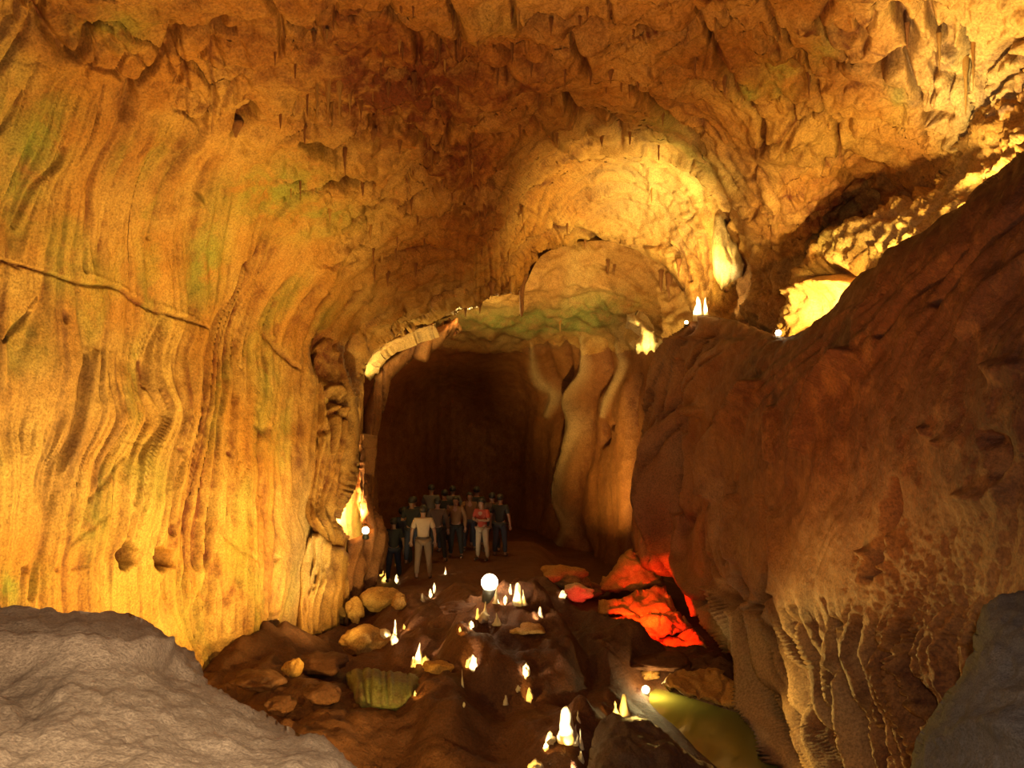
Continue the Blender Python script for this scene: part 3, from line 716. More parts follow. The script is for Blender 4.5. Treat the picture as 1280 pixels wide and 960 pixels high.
RMARKS = [
    ([(873, 695), (866, 730), (856, 765)], 6, -.6, .9), ([(880, 735), (892, 775), (905, 817), (928, 850), (946, 872), (962, 902), (984, 955)], 6, .22, 0), ([(893, 728), (898, 745), (904, 762)], 10, -.5, .9), ([(918, 720), (922, 740), (918, 752)], 8, -.4, .9), ([(937, 758), (938, 765)], 6, -.35, 1), ([(962, 715), (956, 735), (946, 754)], 7, -.4, .9),
    ([(994, 759), (991, 817), (1001, 872), (1042, 934), (1064, 968)], 5, -.3, .6), ([(980, 762), (987, 824), (994, 860)], 3.5, -.2, .5), ([(1046, 814), (1049, 886), (1063, 920)], 3, -.16, .5), ([(1084, 845), (1087, 903), (1104, 948)], 3, -.16, .5), ([(1104, 810), (1104, 886), (1115, 917)], 4, -.22, .6),
    ([(1110, 800), (1122, 835), (1132, 862), (1139, 925)], 5, -.4, .8), ([(1124, 812), (1140, 850), (1141, 905)], 3, .16, 0), ([(1149, 846), (1148, 870), (1146, 905)], 4, -.35, .8), ([(1158, 850), (1157, 870), (1155, 905)], 3.5, -.35, .8), ([(1167, 850), (1166, 900)], 3.5, -.35, .8), ([(1176, 862), (1175, 895)], 4, -.3, .8),
    ([(1045, 778), (1047, 783), (1049, 788)], 9, -.45, 1), ([(1036, 749), (1037, 770), (1037, 790)], 3.5, -.22, .8), ([(1112, 664), (1108, 690), (1097, 720)], 9, -.35, .8), ([(1085, 690), (1095, 700), (1090, 730)], 7, .16, 0), ([(1118, 670), (1122, 690), (1112, 710)], 7, .14, 0), ([(1125, 600), (1118, 640), (1114, 664)], 8, -.25, .6),
    ([(1070, 442), (1045, 470), (1025, 505), (1012, 560)], 10, .22, 0), ([(1052, 440), (1020, 480), (1000, 540)], 9, -.25, .5), ([(950, 480), (920, 515), (901, 545), (888, 619)], 12, .25, 0), ([(975, 510), (972, 540), (970, 575)], 6, .12, 0), ([(930, 490), (890, 540), (870, 600)], 10, -.25, .6), ([(850, 470), (848, 500), (852, 540)], 5, -.3, .8), ([(866, 510), (868, 518)], 7, .2, 0), ([(835, 450), (832, 500), (838, 560), (832, 640)], 6, -.3, .6), ([(818, 520), (814, 600), (816, 690)], 7, .2, 0), ([(806, 540), (803, 620), (806, 700)], 4, -.2, .6),
    ([(1200, 420), (1240, 360), (1290, 310)], 8, .12, 0), ([(1170, 380), (1220, 320), (1280, 260)], 7, -.15, .5), ([(1100, 420), (1150, 365), (1210, 310)], 6, -.12, .4), ([(1160, 535), (1165, 545)], 6, .1, 0), ([(1178, 552), (1181, 558)], 5, .1, 0), ([(1245, 460), (1262, 465), (1278, 460)], 16, .18, 0), ([(1240, 545), (1255, 560), (1250, 590)], 16, -.25, .6), ([(1210, 620), (1240, 625), (1260, 612)], 12, .14, 0), ([(970, 640), (978, 690), (972, 740)], 7, .14, 0), ([(955, 620), (962, 680), (958, 720)], 6, -.2, .5), ([(905, 600), (898, 650), (902, 700)], 6, -.18, .5), ([(925, 620), (916, 660), (920, 700)], 6, .14, 0),
]


def right_disp(X, Y, B):
    x, y, z = B[..., 0], B[..., 1], B[..., 2]
    U = flow_u(X, Y, FLOW_R, 850)
    U2 = U + 5 * perlin(U * .02, Y * .012, seed=43)
    near = B[..., 1] / 14.0
    flu = np.clip(smooth(960, 860, X) + smooth(720, 800, Y), .25, 1)
    w = near * (.20 * perlin(U2 / 80, Y / 300, seed=41) + flu * (.46 * (np.abs(perlin(U2 / 30, Y / 300, seed=42)) - .25) + .22 * (np.abs(perlin(U2 / 12, Y / 220, seed=44)) - .25)) + .05 * fine(U2, X, 7) * (np.abs(perlin(U2 / 7, Y / 150, seed=45)) - .25))
    w += .06 * fbm(x * 1.5, y * 1.5, z * 1.5, 4, seed=46)
    w -= near * .16 * flu * crease(perlin(U2 / 15, Y / 260, seed=121), .08) * smooth(-.2, .2, perlin(X / 60, Y / 90, seed=122))
    w -= near * .09 * smooth(740, 800, Y) * fine(U2, X, 9) * crease(perlin(U2 / 9, Y / 260, seed=123), .15)
    sk = smooth(735, 800, Y) * smooth(1190, 1150, X)
    w += near * sk * (.55 * (np.abs(perlin(U2 / 17, Y / 330, seed=125)) - .2) * fine(U2, X, 12) - .16 * crease(perlin(U2 / 12, Y / 300, seed=126), .12) * fine(U2, X, 10))
    pop = blob(X, Y, 1160, 760, 80, 90)
    w += pop * .07 * fbm(x * 9, y * 9, z * 9, 3, seed=47)
    for pts, hw, amp, _ in RMARKS: w += near * stroke(X, Y, pts, hw) * amp * 1.25
    return w


def right_masks(X, Y, B):
    br = .85 * smooth(720, 480, Y) * smooth(860, 1000, X) + .2 * smooth(720, 620, Y)  # upper mass painted darker where little light reaches
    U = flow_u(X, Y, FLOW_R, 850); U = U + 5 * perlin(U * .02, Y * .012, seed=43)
    br = np.maximum(br, .8 * crease(perlin(U / 15, Y / 260, seed=121), .10) * np.clip(smooth(960, 860, X) + smooth(720, 800, Y), 0, 1))  # this and the next two: crease and pleat shade in the brown
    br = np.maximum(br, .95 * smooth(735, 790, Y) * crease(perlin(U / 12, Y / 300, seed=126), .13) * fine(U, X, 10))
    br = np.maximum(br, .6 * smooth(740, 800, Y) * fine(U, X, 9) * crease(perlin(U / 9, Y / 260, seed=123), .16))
    for pts, hw, amp, s in RMARKS:
        if s: br = np.maximum(br, s * stroke(X, Y, pts, hw))  # shade of gaps and pockets painted along the marks
    return br, .3 * blob(X, Y, 900, 830, 40, 60), .22 * smooth(735, 800, Y) * smooth(1120, 1040, X) * (1 - br)


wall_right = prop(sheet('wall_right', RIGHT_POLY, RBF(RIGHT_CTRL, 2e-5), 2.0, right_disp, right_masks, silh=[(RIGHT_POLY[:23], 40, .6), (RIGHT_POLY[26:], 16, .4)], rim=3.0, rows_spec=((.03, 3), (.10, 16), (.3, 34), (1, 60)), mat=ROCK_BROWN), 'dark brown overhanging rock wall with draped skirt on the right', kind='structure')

# lit ledge above the right wall
LEDGE_POLY = [(930, 460), (952, 436), (966, 412), (978, 385), (992, 362), (985, 350), (1000, 330), (1010, 305), (1040, 285), (1075, 270), (1098, 256), (1122, 246), (1142, 248), (1150, 236), (1168, 232), (1180, 205), (1200, 170), (1230, 130), (1290, 80), (1420, -40), (1440, 200), (1280, 300), (1100, 440), (1040, 470)]
LEDGE_CTRL = [(930, 450, 17.5), (970, 400, 17.1), (1010, 390, 16.2), (1050, 360, 15.3), (1000, 330, 16.7), (1040, 300, 16.1), (1060, 330, 15.1), (1100, 280, 14.7), (1100, 330, 13.9), (1150, 250, 13.9), (1180, 220, 13.3), (1180, 280, 12.5), (1240, 130, 12.7), (1240, 210, 11.7), (1290, 90, 12.1), (1290, 200, 10.7), (1420, -40, 10.4), (1440, 200, 8.9), (1100, 430, 13.4)]


def ledge_disp(X, Y, B):
    x, y, z = B[..., 0], B[..., 1], B[..., 2]
    w = .16 * fbm(x * 1.3, y * 1.3, z * 1.3, 3, seed=51) + .13 * fbm(x * 5, y * 5, z * 3, 4, seed=52) + .05 * (np.abs(perlin(X / 7, Y / 18, seed=53)) - .2)
    w += stroke(X, Y, [(1000, 345), (1030, 335), (1065, 350)], 9) * -.45 + stroke(X, Y, [(1010, 400), (1035, 380), (1060, 362)], 14) * -.25 + stroke(X, Y, [(985, 370), (1010, 358), (1050, 352)], 6) * .2
    w += stroke(X, Y, [(1160, 240), (1172, 215), (1190, 190)], 5) * -.25
    return w


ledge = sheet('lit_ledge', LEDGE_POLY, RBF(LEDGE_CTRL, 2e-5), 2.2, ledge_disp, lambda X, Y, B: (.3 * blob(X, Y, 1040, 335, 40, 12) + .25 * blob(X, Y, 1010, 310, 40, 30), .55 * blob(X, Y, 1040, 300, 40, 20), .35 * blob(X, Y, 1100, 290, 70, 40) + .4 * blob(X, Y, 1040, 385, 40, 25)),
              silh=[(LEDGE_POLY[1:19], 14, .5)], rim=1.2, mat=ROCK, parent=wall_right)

# ------------------------------------------------------------------ drapes on the end of the left wall
def drape(name, poly, ctrl, lines, amp=.12, fl=(9, 4.2), silh_w=10, silh_d=.5, marks=(), mat=ROCK, masks=None, parent=None, rim=.8, step=1.8):
    def disp(X, Y, B):
        U = flow_u(X, Y, lines)
        w = amp * (np.abs(perlin(U / fl[0], Y / 150, seed=61)) - .25) * 2 + amp * .5 * (np.abs(perlin(U / (fl[1] * 1.4), Y / 110, seed=62)) - .25) * 2 * fine(U, X, fl[1] * 1.4) + amp * .6 * perlin(X / 50, Y / 45, seed=63)
        w -= amp * .7 * crease(perlin(U / (fl[0] * .9), Y / 200, seed=65), .12)
        w += .02 * fbm(B[..., 0] * 5, B[..., 1] * 5, B[..., 2] * 5, 3, seed=64)
        for pts, hw, a, s in marks: w += stroke(X, Y, pts, hw) * a
        return w

    def mk(X, Y, B):
        br = np.zeros(X.shape)
        for pts, hw, a, s in marks:
            if s: br = np.maximum(br, s * stroke(X, Y, pts, hw))  # groove shade painted along the marks
        br = np.maximum(br, .8 * crease(perlin(flow_u(X, Y, lines) / (fl[0] * .9), Y / 200, seed=65), .14))  # flute creases darkened, their shade put into the colour
        r = masks(X, Y) if masks else (0, 0, 0)
        return np.maximum(br, r[0]), r[1], r[2]
    return sheet(name, poly, RBF(ctrl, 1e-5), step, disp, mk, silh=[(list(poly) + [poly[0]], silh_w, silh_d)], rim=rim, mat=mat, parent=parent)


D1 = [(384, 470), (394, 430), (410, 410), (428, 425), (438, 470), (447, 500), (445, 560), (437, 612), (429, 640), (424, 652), (436, 672), (434, 690), (420, 688), (412, 680), (398, 668), (385, 655), (376, 632), (386, 592), (395, 545), (396, 505)]
drape('flowstone_curtain', D1, [(380, 630, 19.6), (400, 560, 20.0), (440, 520, 20.9), (410, 420, 20.8), (430, 660, 20.6), (400, 650, 19.5), (415, 600, 20.0), (410, 500, 20.5)],
      [[(386, 400), (392, 470), (396, 540), (388, 590), (376, 632), (392, 665), (400, 700)], [(404, 400), (406, 470), (410, 540), (404, 600), (396, 640), (408, 672), (412, 700)], [(430, 400), (434, 470), (446, 520), (438, 600), (426, 645), (434, 680), (436, 700)]],
      .19, (9, 4), 12, .6, [([(408, 488), (420, 482), (432, 492)], 4, .16, 0), ([(410, 503), (422, 498), (432, 506)], 6, -.3, .9), ([(408, 520), (420, 514), (434, 524)], 4, -.22, .9), ([(400, 540), (408, 537)], 5, -.2, .9), ([(412, 512), (424, 510), (434, 514)], 2.5, .15, 0), ([(404, 440), (408, 455), (416, 474)], 14, -.35, .95), ([(424, 440), (432, 470), (440, 498)], 4, .1, .3), ([(412, 600), (406, 630), (404, 655)], 3, -.2, .7), ([(424, 600), (416, 630), (420, 660)], 3, -.2, .7), ([(436, 540), (432, 590), (424, 630)], 3, -.2, .7)],
      parent=wall_left, masks=lambda X, Y: (.35 + .5 * blob(X, Y, 410, 450, 24, 40), 0, 0))
D2 = [(374, 700), (384, 672), (398, 664), (414, 676), (428, 684), (436, 694), (434, 730), (433, 765), (427, 798), (421, 806), (417, 788), (412, 812), (406, 818), (402, 796), (397, 822), (392, 806), (387, 828), (379, 836), (372, 828), (370, 790), (372, 750)]
drape('flowstone_curtain', D2, [(374, 700, 19.6), (398, 665, 19.6), (430, 690, 20.3), (372, 830, 19.2), (400, 800, 19.4), (428, 790, 20.2), (405, 730, 19.3)],
      [[(384, 640), (380, 700), (372, 760), (370, 850)], [(400, 640), (402, 690), (392, 740), (388, 850)], [(418, 640), (420, 700), (412, 760), (410, 850)], [(436, 640), (436, 700), (430, 780), (428, 850)]],
      .2, (10, 4.5), 9, .5, [([(396, 710), (388, 730), (384, 770)], 3, -.2, .5), ([(412, 705), (416, 740), (412, 790)], 3, -.2, .6), ([(404, 720), (400, 760), (396, 800)], 3, -.16, .5)], parent=wall_left, masks=lambda X, Y: (0 * X, 0, .35 * blob(X, Y, 390, 690, 25, 50)))
D3 = [(452, 540), (457, 580), (461, 612), (468, 634), (480, 650), (487, 672), (486, 700), (478, 722), (470, 738), (464, 762), (458, 750), (450, 770), (443, 760), (436, 790), (430, 780), (431, 720), (433, 690), (436, 673), (458, 669), (462, 662), (455, 650), (449, 630), (446, 610), (450, 585)]
drape('flowstone_lobe', D3, [(452, 560, 22.2), (470, 640, 22.0), (486, 690, 22.2), (440, 690, 20.9), (455, 700, 21.0), (465, 740, 21.4), (436, 780, 20.8), (450, 610, 22.0)],
      [[(446, 500), (448, 600), (440, 700), (428, 800)], [(460, 500), (464, 620), (470, 680), (445, 800)], [(480, 500), (480, 640), (490, 680), (470, 800)]],
      .13, (10, 4), 9, .45, [([(480, 665), (478, 695), (468, 730)], 3, .12, 0), ([(474, 670), (468, 700), (458, 735)], 3, -.18, .6), ([(452, 690), (448, 720), (440, 750)], 4, -.12, .5)], parent=wall_left, mat=ROCK_BROWN)
# pendant drape at the right of the dome
D4 = [(893, 268), (902, 262), (908, 280), (914, 298), (924, 308), (931, 330), (928, 346), (914, 354), (902, 363), (896, 352), (890, 340), (890, 310)]
drape('flowstone_pendant', D4, [(895, 270, 20.3), (925, 320, 20.5), (902, 360, 20.9), (892, 330, 20.7), (908, 315, 20.3)], [[(893, 200), (890, 320), (900, 380)], [(908, 200), (910, 320), (904, 380)], [(920, 200), (930, 320), (910, 380)]],
      .07, (9, 4), 12, .5, [([(903, 285), (908, 310), (916, 330)], 2, -.2, .6)], parent=ceiling, masks=lambda X, Y: (0 * X, 0, .6), rim=1.0)
D5 = [(782, 392), (795, 394), (808, 404), (818, 412), (823, 430), (818, 442), (813, 436), (808, 445), (803, 438), (798, 444), (792, 432), (800, 420), (797, 408), (786, 402)]
drape('flowstone_fringe', D5, [(785, 395, 25.2), (820, 420, 24.8), (800, 440, 25.0), (810, 415, 24.7)], [[(790, 300), (792, 460)], [(820, 300), (820, 460)]], .12, (8, 4), 7, .4, parent=wall_back, masks=lambda X, Y: (0 * X, 0, .6))
# lit crescent and dark rib below the left end of the arch
D6 = [(455, 468), (457, 452), (470, 436), (490, 424), (515, 413), (545, 404), (540, 412), (510, 425), (490, 438), (482, 455), (470, 466), (462, 476)]
drape('arch_crescent', D6, [(456, 468, 24.6), (470, 436, 23.9), (545, 404, 24.3), (482, 455, 25.8), (510, 425, 25.6), (540, 412, 25.4)], [[(440, 380), (450, 500)], [(560, 380), (480, 500)]], .03, (16, 7), 6, .3, parent=ceiling, masks=lambda X, Y: (0 * X, 0, .25))
D7 = [(462, 490), (468, 470), (484, 452), (505, 436), (530, 420), (556, 404), (572, 396), (574, 412), (560, 420), (552, 428), (540, 440), (534, 452), (520, 450), (504, 462), (490, 475), (478, 520), (470, 560), (466, 640), (480, 700), (455, 700), (455, 520)]
drape('rock_rib', D7, [(462, 490, 25.4), (500, 450, 25.8), (570, 400, 25.6), (540, 440, 26.2), (470, 560, 26.0), (460, 700, 26.0), (480, 700, 26.2)], [[(455, 380), (460, 720)], [(560, 380), (480, 720)]], .12, (12, 5), 8, .4, parent=wall_back, mat=ROCK_BROWN)

# ------------------------------------------------------------------ floor
PZ = 0.0
xs = np.arange(-11, 11.01, .07); ys = np.concatenate([np.arange(8, 24, .07), np.arange(24, 42, .12)])
GX, GY = np.meshgrid(xs, ys)


def fpx(pts):
    return [tuple(on_floor(a, b)[:2]) for a, b in pts]


POOL_PX = [(804, 862), (815, 855), (835, 858), (862, 866), (905, 880), (945, 892), (965, 910), (985, 940), (1010, 985), (910, 985), (885, 955), (862, 935), (838, 908), (816, 890), (803, 876)]
POOL = fpx(POOL_PX)
Z = np.vectorize(terrace)(GX, GY) + .10 * fbm(GX * .5, GY * .5, 0, 4, seed=71) + .07 * fbm(GX * 2.2, GY * 2.2, 0, 4, seed=72) + .05 * (np.abs(perlin(GX * 4, GY * 4, 0, 73)) - .2)


def bump(cx, cy, r, h, sharp=1.0):
    global Z
    p = on_floor(cx, cy)
    d = np.hypot(GX - p.x, (GY - p.y) * .8) / r
    k = np.clip(1 - d, 0, 1)
    Z = Z + h * smooth(0, .55 * sharp + .1, k) * (1 + .25 * fbm(GX * 2, GY * 2, 0, 3, seed=int(cx)))


bump(640, 850, 1.5, .75, .5); bump(640, 800, 1.6, .5); bump(330, 870, 2.2, .5); bump(720, 800, 1.3, .35); bump(560, 905, 1.4, .4)
bump(455, 775, 1.7, .35); bump(620, 745, 1.5, .35); bump(770, 850, 1.2, .4); bump(860, 845, 1.6, .3); bump(700, 730, 2.0, .3); bump(690, 930, 1.0, .35); bump(400, 930, 1.6, .5)
# banks of the winding path
for line, w_, h_ in [([(535, 722), (560, 740), (575, 770), (565, 800), (540, 830), (545, 880), (560, 960)], .5, .35), ([(660, 770), (700, 790), (740, 830), (765, 870), (740, 930), (700, 965)], .45, .35), ([(500, 740), (520, 760), (530, 790), (510, 830)], .45, .3), ([(745, 800), (780, 830), (800, 850)], .5, .35), ([(300, 862), (350, 838), (400, 822), (440, 800)], .45, .35)]:
    Z = Z + h_ * stroke(GX, GY, fpx(line), w_, False) * (1 + .4 * fbm(GX * 1.5, GY * 1.5, 0, 3, seed=75))
T0 = np.vectorize(terrace)(GX, GY)
Z = T0 + (Z - T0) * (1 - .85 * smooth(19.5, 21.0, GY))
Z = Z + .05 * fbm(GX * 5, GY * 5, 0, 3, seed=76) * smooth(23, 20, GY)
ins = inside(GX, GY, POOL); pd, _ = pdist(GX, GY, POOL, True); psd = np.where(ins, pd, -pd)
Z = np.where(psd > -.8, Z * smooth(.1, -.8, psd) + .02 * smooth(-.3, 0, psd), Z)
Z = Z - .75 * smooth(.0, .7, psd)
# the ground climbs under both walls
Z = Z + .0 * GX
nyf, nxf = GX.shape
fv = np.stack([GX.ravel(), GY.ravel(), Z.ravel()], -1)
ii = np.arange(nyf * nxf).reshape(nyf, nxf)
ff = np.stack([ii[:-1, :-1].ravel(), ii[:-1, 1:].ravel(), ii[1:, 1:].ravel(), ii[1:, :-1].ravel()], -1)
mk = np.zeros((nyf * nxf, 4)); mk[:, 2] = (.3 * smooth(.1, .4, psd)).ravel(); mk[:, 1] = (.6 * smooth(.05, .3, psd)).ravel(); mk[:, 3] = 1
floor = prop(link('floor', to_mesh('floor', fv, ff, mk), ROCK_RED), 'uneven reddish brown cave floor with banks and mounds', kind='structure')


def ground(x, y):
    i = int(np.clip(np.searchsorted(ys, y), 0, nyf - 1)); j = int(np.clip(np.searchsorted(xs, x), 0, nxf - 1))
    return float(Z[i, j])


# pool water
mw, nt, b = mat_nodes('green_pool_water')
b.inputs['Base Color'].default_value = (.34, .30, .06, 1); b.inputs['Transmission Weight'].default_value = .35; b.inputs['IOR'].default_value = 1.2; b.inputs['Roughness'].default_value = .04
nz = nt.nodes.new('ShaderNodeTexNoise'); nz.inputs['Scale'].default_value = 3.0
bp = nt.nodes.new('ShaderNodeBump'); bp.inputs['Strength'].default_value = .03; nt.links.new(nz.outputs[0], bp.inputs['Height']); nt.links.new(bp.outputs[0], b.inputs['Normal'])
cx = sum(p[0] for p in POOL) / len(POOL); cy = sum(p[1] for p in POOL) / len(POOL)
wm = bpy.data.meshes.new('pool_water')
pp = dense(POOL + [POOL[0]], 4)[:-1]
wm.from_pydata([(cx + (x - cx) * 1.06, cy + (y - cy) * 1.06, -.04) for x, y in pp], [], [list(range(len(pp)))]); wm.update()
prop(link('pool_water', wm, mw), 'still greenish pool lit from its left edge below the right wall', 'pool')
pl = on_floor(814, 868)
lamp('pool_lamp', (pl.x + .05, pl.y - .05, .22), 16, (1.0, .80, .30), .03)

# ------------------------------------------------------------------ foreground rocks
FG_L = [(-560, 770), (-300, 762), (-120, 755), (0, 758), (60, 762), (110, 766), (160, 767), (188, 776), (215, 796), (240, 816), (252, 838), (262, 852), (280, 864), (300, 876), (330, 893), (352, 906), (385, 912), (405, 922), (425, 942), (450, 966), (470, 1010), (420, 1120), (-560, 1120)]


def fgl_disp(X, Y, B):
    x, y, z = B[..., 0], B[..., 1], B[..., 2]
    w = .03 * fbm(x * 3, y * 3, z * 3, 4, seed=81) + .012 * fbm(x * 16, y * 9, z * 16, 3, seed=82)
    w += .10 * stroke(X, Y, [(-60, 820), (0, 818), (60, 817), (130, 822), (200, 822)], 10, False) - .07 * stroke(X, Y, [(-60, 796), (0, 797), (70, 800), (150, 806)], 16, False)
    w += -.05 * stroke(X, Y, [(0, 850), (30, 860), (40, 890), (0, 905)], 26) + .02 * blob(X, Y, 40, 888, 30, 10)
    rip = perlin((X * .7 + Y * .7) / 9, (X * .7 - Y * .7) / 26, seed=83)
    w += .010 * rip * blob(X, Y, 90, 880, 130, 60)
    return w


prop(sheet('foreground_rock', FG_L, RBF([(-120, 755, 4.6), (0, 760, 4.5), (160, 768, 4.6), (240, 816, 4.5), (262, 852, 4.2), (350, 906, 3.7), (450, 966, 3.2), (0, 815, 3.7), (180, 822, 3.9), (0, 960, 2.5), (200, 960, 2.7), (400, 960, 3.0), (-120, 1010, 2.2), (-560, 770, 4.0), (-560, 1120, 1.7), (420, 1120, 2.3), (0, 1120, 1.9), (470, 1010, 2.8), (150, 880, 3.2)], 1e-5), 2.4, fgl_disp,
           lambda X, Y, B: (.9 * blob(X, Y, 25, 862, 50, 34) + .75 * blob(X, Y, 60, 798, 130, 16), 0, .12 * smooth(815, 850, Y)), silh=[(FG_L[:21], 22, .25)], rim=1.2, mat=ROCK_GREY),  # orange-brown patch, plus shading of the shelf hollow put into the colour
     'large rough beige boulder in the bottom left foreground', 'boulder')
FG_R = [(1120, 1010), (1134, 962), (1150, 925), (1166, 900), (1184, 868), (1204, 842), (1215, 812), (1218, 780), (1226, 756), (1246, 744), (1290, 735), (1420, 720), (1720, 700), (1720, 1010)]
prop(sheet('foreground_rock', FG_R, RBF([(1120, 1010, 5.2), (1166, 900, 5.4), (1218, 780, 5.6), (1290, 735, 5.5), (1420, 720, 4.9), (1420, 1010, 4.2), (1720, 700, 3.5), (1720, 1010, 3.2), (1250, 900, 4.8)], 1e-5), 2.6,
           lambda X, Y, B: .06 * fbm(B[..., 0] * 2.5, B[..., 1] * 2.5, B[..., 2] * 2.5, 4, seed=85) + .05 * stroke(X, Y, [(1180, 930), (1240, 905), (1290, 935)], 14) + .01 * fbm(B[..., 0] * 15, B[..., 1] * 15, B[..., 2] * 15, 2, seed=86),
           lambda X, Y, B: (.3 + 0 * X, 0, 0), silh=[(FG_R[:13], 30, .4)], rim=1.2, mat=limestone('slate_rock', (.15, .115, .095), (.11, .085, .07), (.065, .045, .035), bump=.6, scale=3.0, rough=.85)),
     'dark grey rock in the bottom right corner', 'boulder')
FG_C = [(728, 1010), (734, 960), (740, 925), (750, 905), (766, 892), (790, 893), (815, 905), (840, 922), (866, 945), (890, 962), (905, 1010)]
prop(sheet('dark_mound', FG_C, RBF([(700, 1010, 12.2), (722, 920, 12.8), (760, 888, 13.2), (840, 922, 12.8), (905, 1010, 12.0), (800, 960, 12.0), (760, 1000, 11.6)], 1e-5), 2.4,
           lambda X, Y, B: .14 * fbm(B[..., 0] * 1.6, B[..., 1] * 1.6, B[..., 2] * 1.6, 4, seed=88), lambda X, Y, B: (.3 + 0 * X, 0, 0), silh=[(FG_C[1:10], 18, .5)], rim=1.0, mat=limestone('dark_clay', (.13, .07, .05), (.10, .05, .035), (.05, .025, .02), bump=.6)),
     'dark sloping mound at the left bank of the pool', 'mound')

# fluted banks on the floor
T1 = [(432, 842), (442, 834), (470, 836), (500, 840), (530, 846), (534, 862), (530, 880), (505, 893), (470, 895), (445, 892), (436, 874)]
prop(drape('flowstone_terrace', T1, [(432, 842, 15.2), (530, 846, 15.2), (445, 892, 14.5), (530, 880, 14.6), (480, 865, 14.6)], [[(434, 700), (436, 960)], [(534, 700), (532, 960)]], .05, (11, 6), 20, .9, mat=ROCK_RED, masks=lambda X, Y: (0 * X, .6, .06), rim=1.2),
     'greenish brown fluted terrace left of the path', 'rock')
T2 = [(578, 812), (588, 794), (606, 784), (640, 778), (682, 780), (693, 796), (694, 826), (684, 856), (650, 868), (612, 866), (588, 850)]
prop(drape('flowstone_mound', T2, [(578, 812, 17.6), (690, 800, 17.6), (640, 778, 18.4), (640, 868, 16.4), (600, 860, 16.6), (684, 856, 16.6), (636, 820, 16.8)], [[(580, 700), (584, 960)], [(640, 700), (636, 960)], [(694, 700), (690, 960)]], .12, (14, 6), 14, .6, mat=ROCK_RED, rim=.9),
     'dark red fluted mound in the middle of the floor', 'mound')

# pale foot of the far wall and the slabs in the red light
def slab(name, poly, ctrl, label, mat=ROCK_PALE, am=.10, seed=0, stain=0.0):
    def disp(X, Y, B):
        x, y, z = B[..., 0], B[..., 1], B[..., 2]
        n = perlin(x * 1.6, y * 1.6, z * 1.6, seed=130 + seed)
        return am * (np.abs(n) * 2 - .4) - am * .8 * crease(perlin(x * 2.3, y, z * 3.0, seed=140 + seed), .08) + am * .4 * fbm(x * 5, y * 5, z * 5, 3, seed=150)
    return prop(sheet(name, poly, RBF(ctrl, 1e-6), 1.8, disp, lambda X, Y, B: (stain + 0 * X, 0, 0), silh=[(list(poly) + [poly[0]], 7, .3)], rim=.7, mat=mat), label, 'rock')


slab('rock_slab', [(745, 768), (752, 760), (768, 750), (800, 738), (832, 733), (838, 748), (846, 764), (830, 770), (800, 767), (770, 770)], [(745, 768, 20.9), (800, 738, 22.2), (832, 733, 22.2), (846, 764, 20.8), (800, 767, 20.6)], 'upper orange red slab lit under the right wall', mat=ROCK, seed=1)
slab('rock_slab', [(743, 776), (770, 771), (800, 768), (848, 767), (866, 784), (840, 796), (812, 800), (790, 798), (760, 795), (746, 790)], [(743, 776, 20.6), (848, 767, 20.5), (866, 784, 20.2), (746, 790, 20.0), (812, 800, 19.7)], 'broad red slab lit in the middle under the right wall', mat=ROCK, seed=2)
slab('rock_slab', [(804, 800), (838, 797), (866, 785), (880, 800), (892, 823), (862, 819), (830, 814)], [(804, 800, 19.8), (866, 785, 20.0), (892, 823, 18.8), (830, 814, 19.2)], 'lower red slab lit against the right wall skirt', mat=ROCK, seed=3)
slab('wall_foot', [(748, 738), (750, 728), (760, 718), (770, 705), (777, 694), (783, 688), (790, 685), (797, 696), (806, 708), (826, 722), (832, 731), (800, 737), (770, 742)], [(748, 738, 23.6), (790, 685, 24.3), (832, 731, 23.0), (790, 710, 23.8)], 'pale flaring rock foot under the right wall', ROCK, .06, 4)
slab('shore_rock', [(826, 854), (840, 841), (870, 836), (905, 845), (930, 858), (948, 870), (968, 902), (945, 893), (905, 881), (862, 869), (838, 861)], [(826, 854, 15.9), (870, 836, 16.7), (930, 858, 15.6), (968, 902, 14.2), (905, 881, 15.1), (838, 861, 15.6)], 'pale rough rock along the far shore of the pool', ROCK, .07, 5)

# ------------------------------------------------------------------ loose rocks, stalagmites, stalactites
def sight(px, py):
    """where the line of sight meets the built floor"""
    d = 9.0
    while d < 38:
        x = (px - 640) / F * d; z = CZ - (py - 480) / F * d
        if z <= ground(x, d): break
        d += .02
    return Vector(((px - 640) / F * d, d, ground((px - 640) / F * d, d)))


def rock_mesh(name, size, seed, sub=4, rough=.28, flat=False, facets=0.0):
    bm = bmesh.new(); bmesh.ops.create_icosphere(bm, subdivisions=sub, radius=1.0)
    co = np.array([v.co[:] for v in bm.verts])
    o = seed * 3.1
    n = fbm(co[:, 0] * 1.1 + o, co[:, 1] * 1.1, co[:, 2] * 1.1, 2, seed=seed % 40) * rough * 1.6 + fbm(co[:, 0] * 3 + o, co[:, 1] * 3, co[:, 2] * 3, 3, seed=seed % 40 + 3) * rough * .5
    r = 1 + n
    rs = np.random.RandomState(seed)
    for k in range(9):                       # broken faces
        ax = rs.normal(size=3); ax /= np.linalg.norm(ax)
        lim = .72 + .22 * rs.rand()
        dot = co @ ax
        r = np.where(dot * r > lim, r * (1 - facets) + facets * lim / np.maximum(dot, .2), r)
    co = co * r[:, None] * np.array(size)
    for v, c in zip(bm.verts, co): v.co = c
    me = bpy.data.meshes.new(name); bm.to_mesh(me); bm.free()
    me.polygons.foreach_set('use_smooth', np.ones(len(me.polygons), bool))
    return me


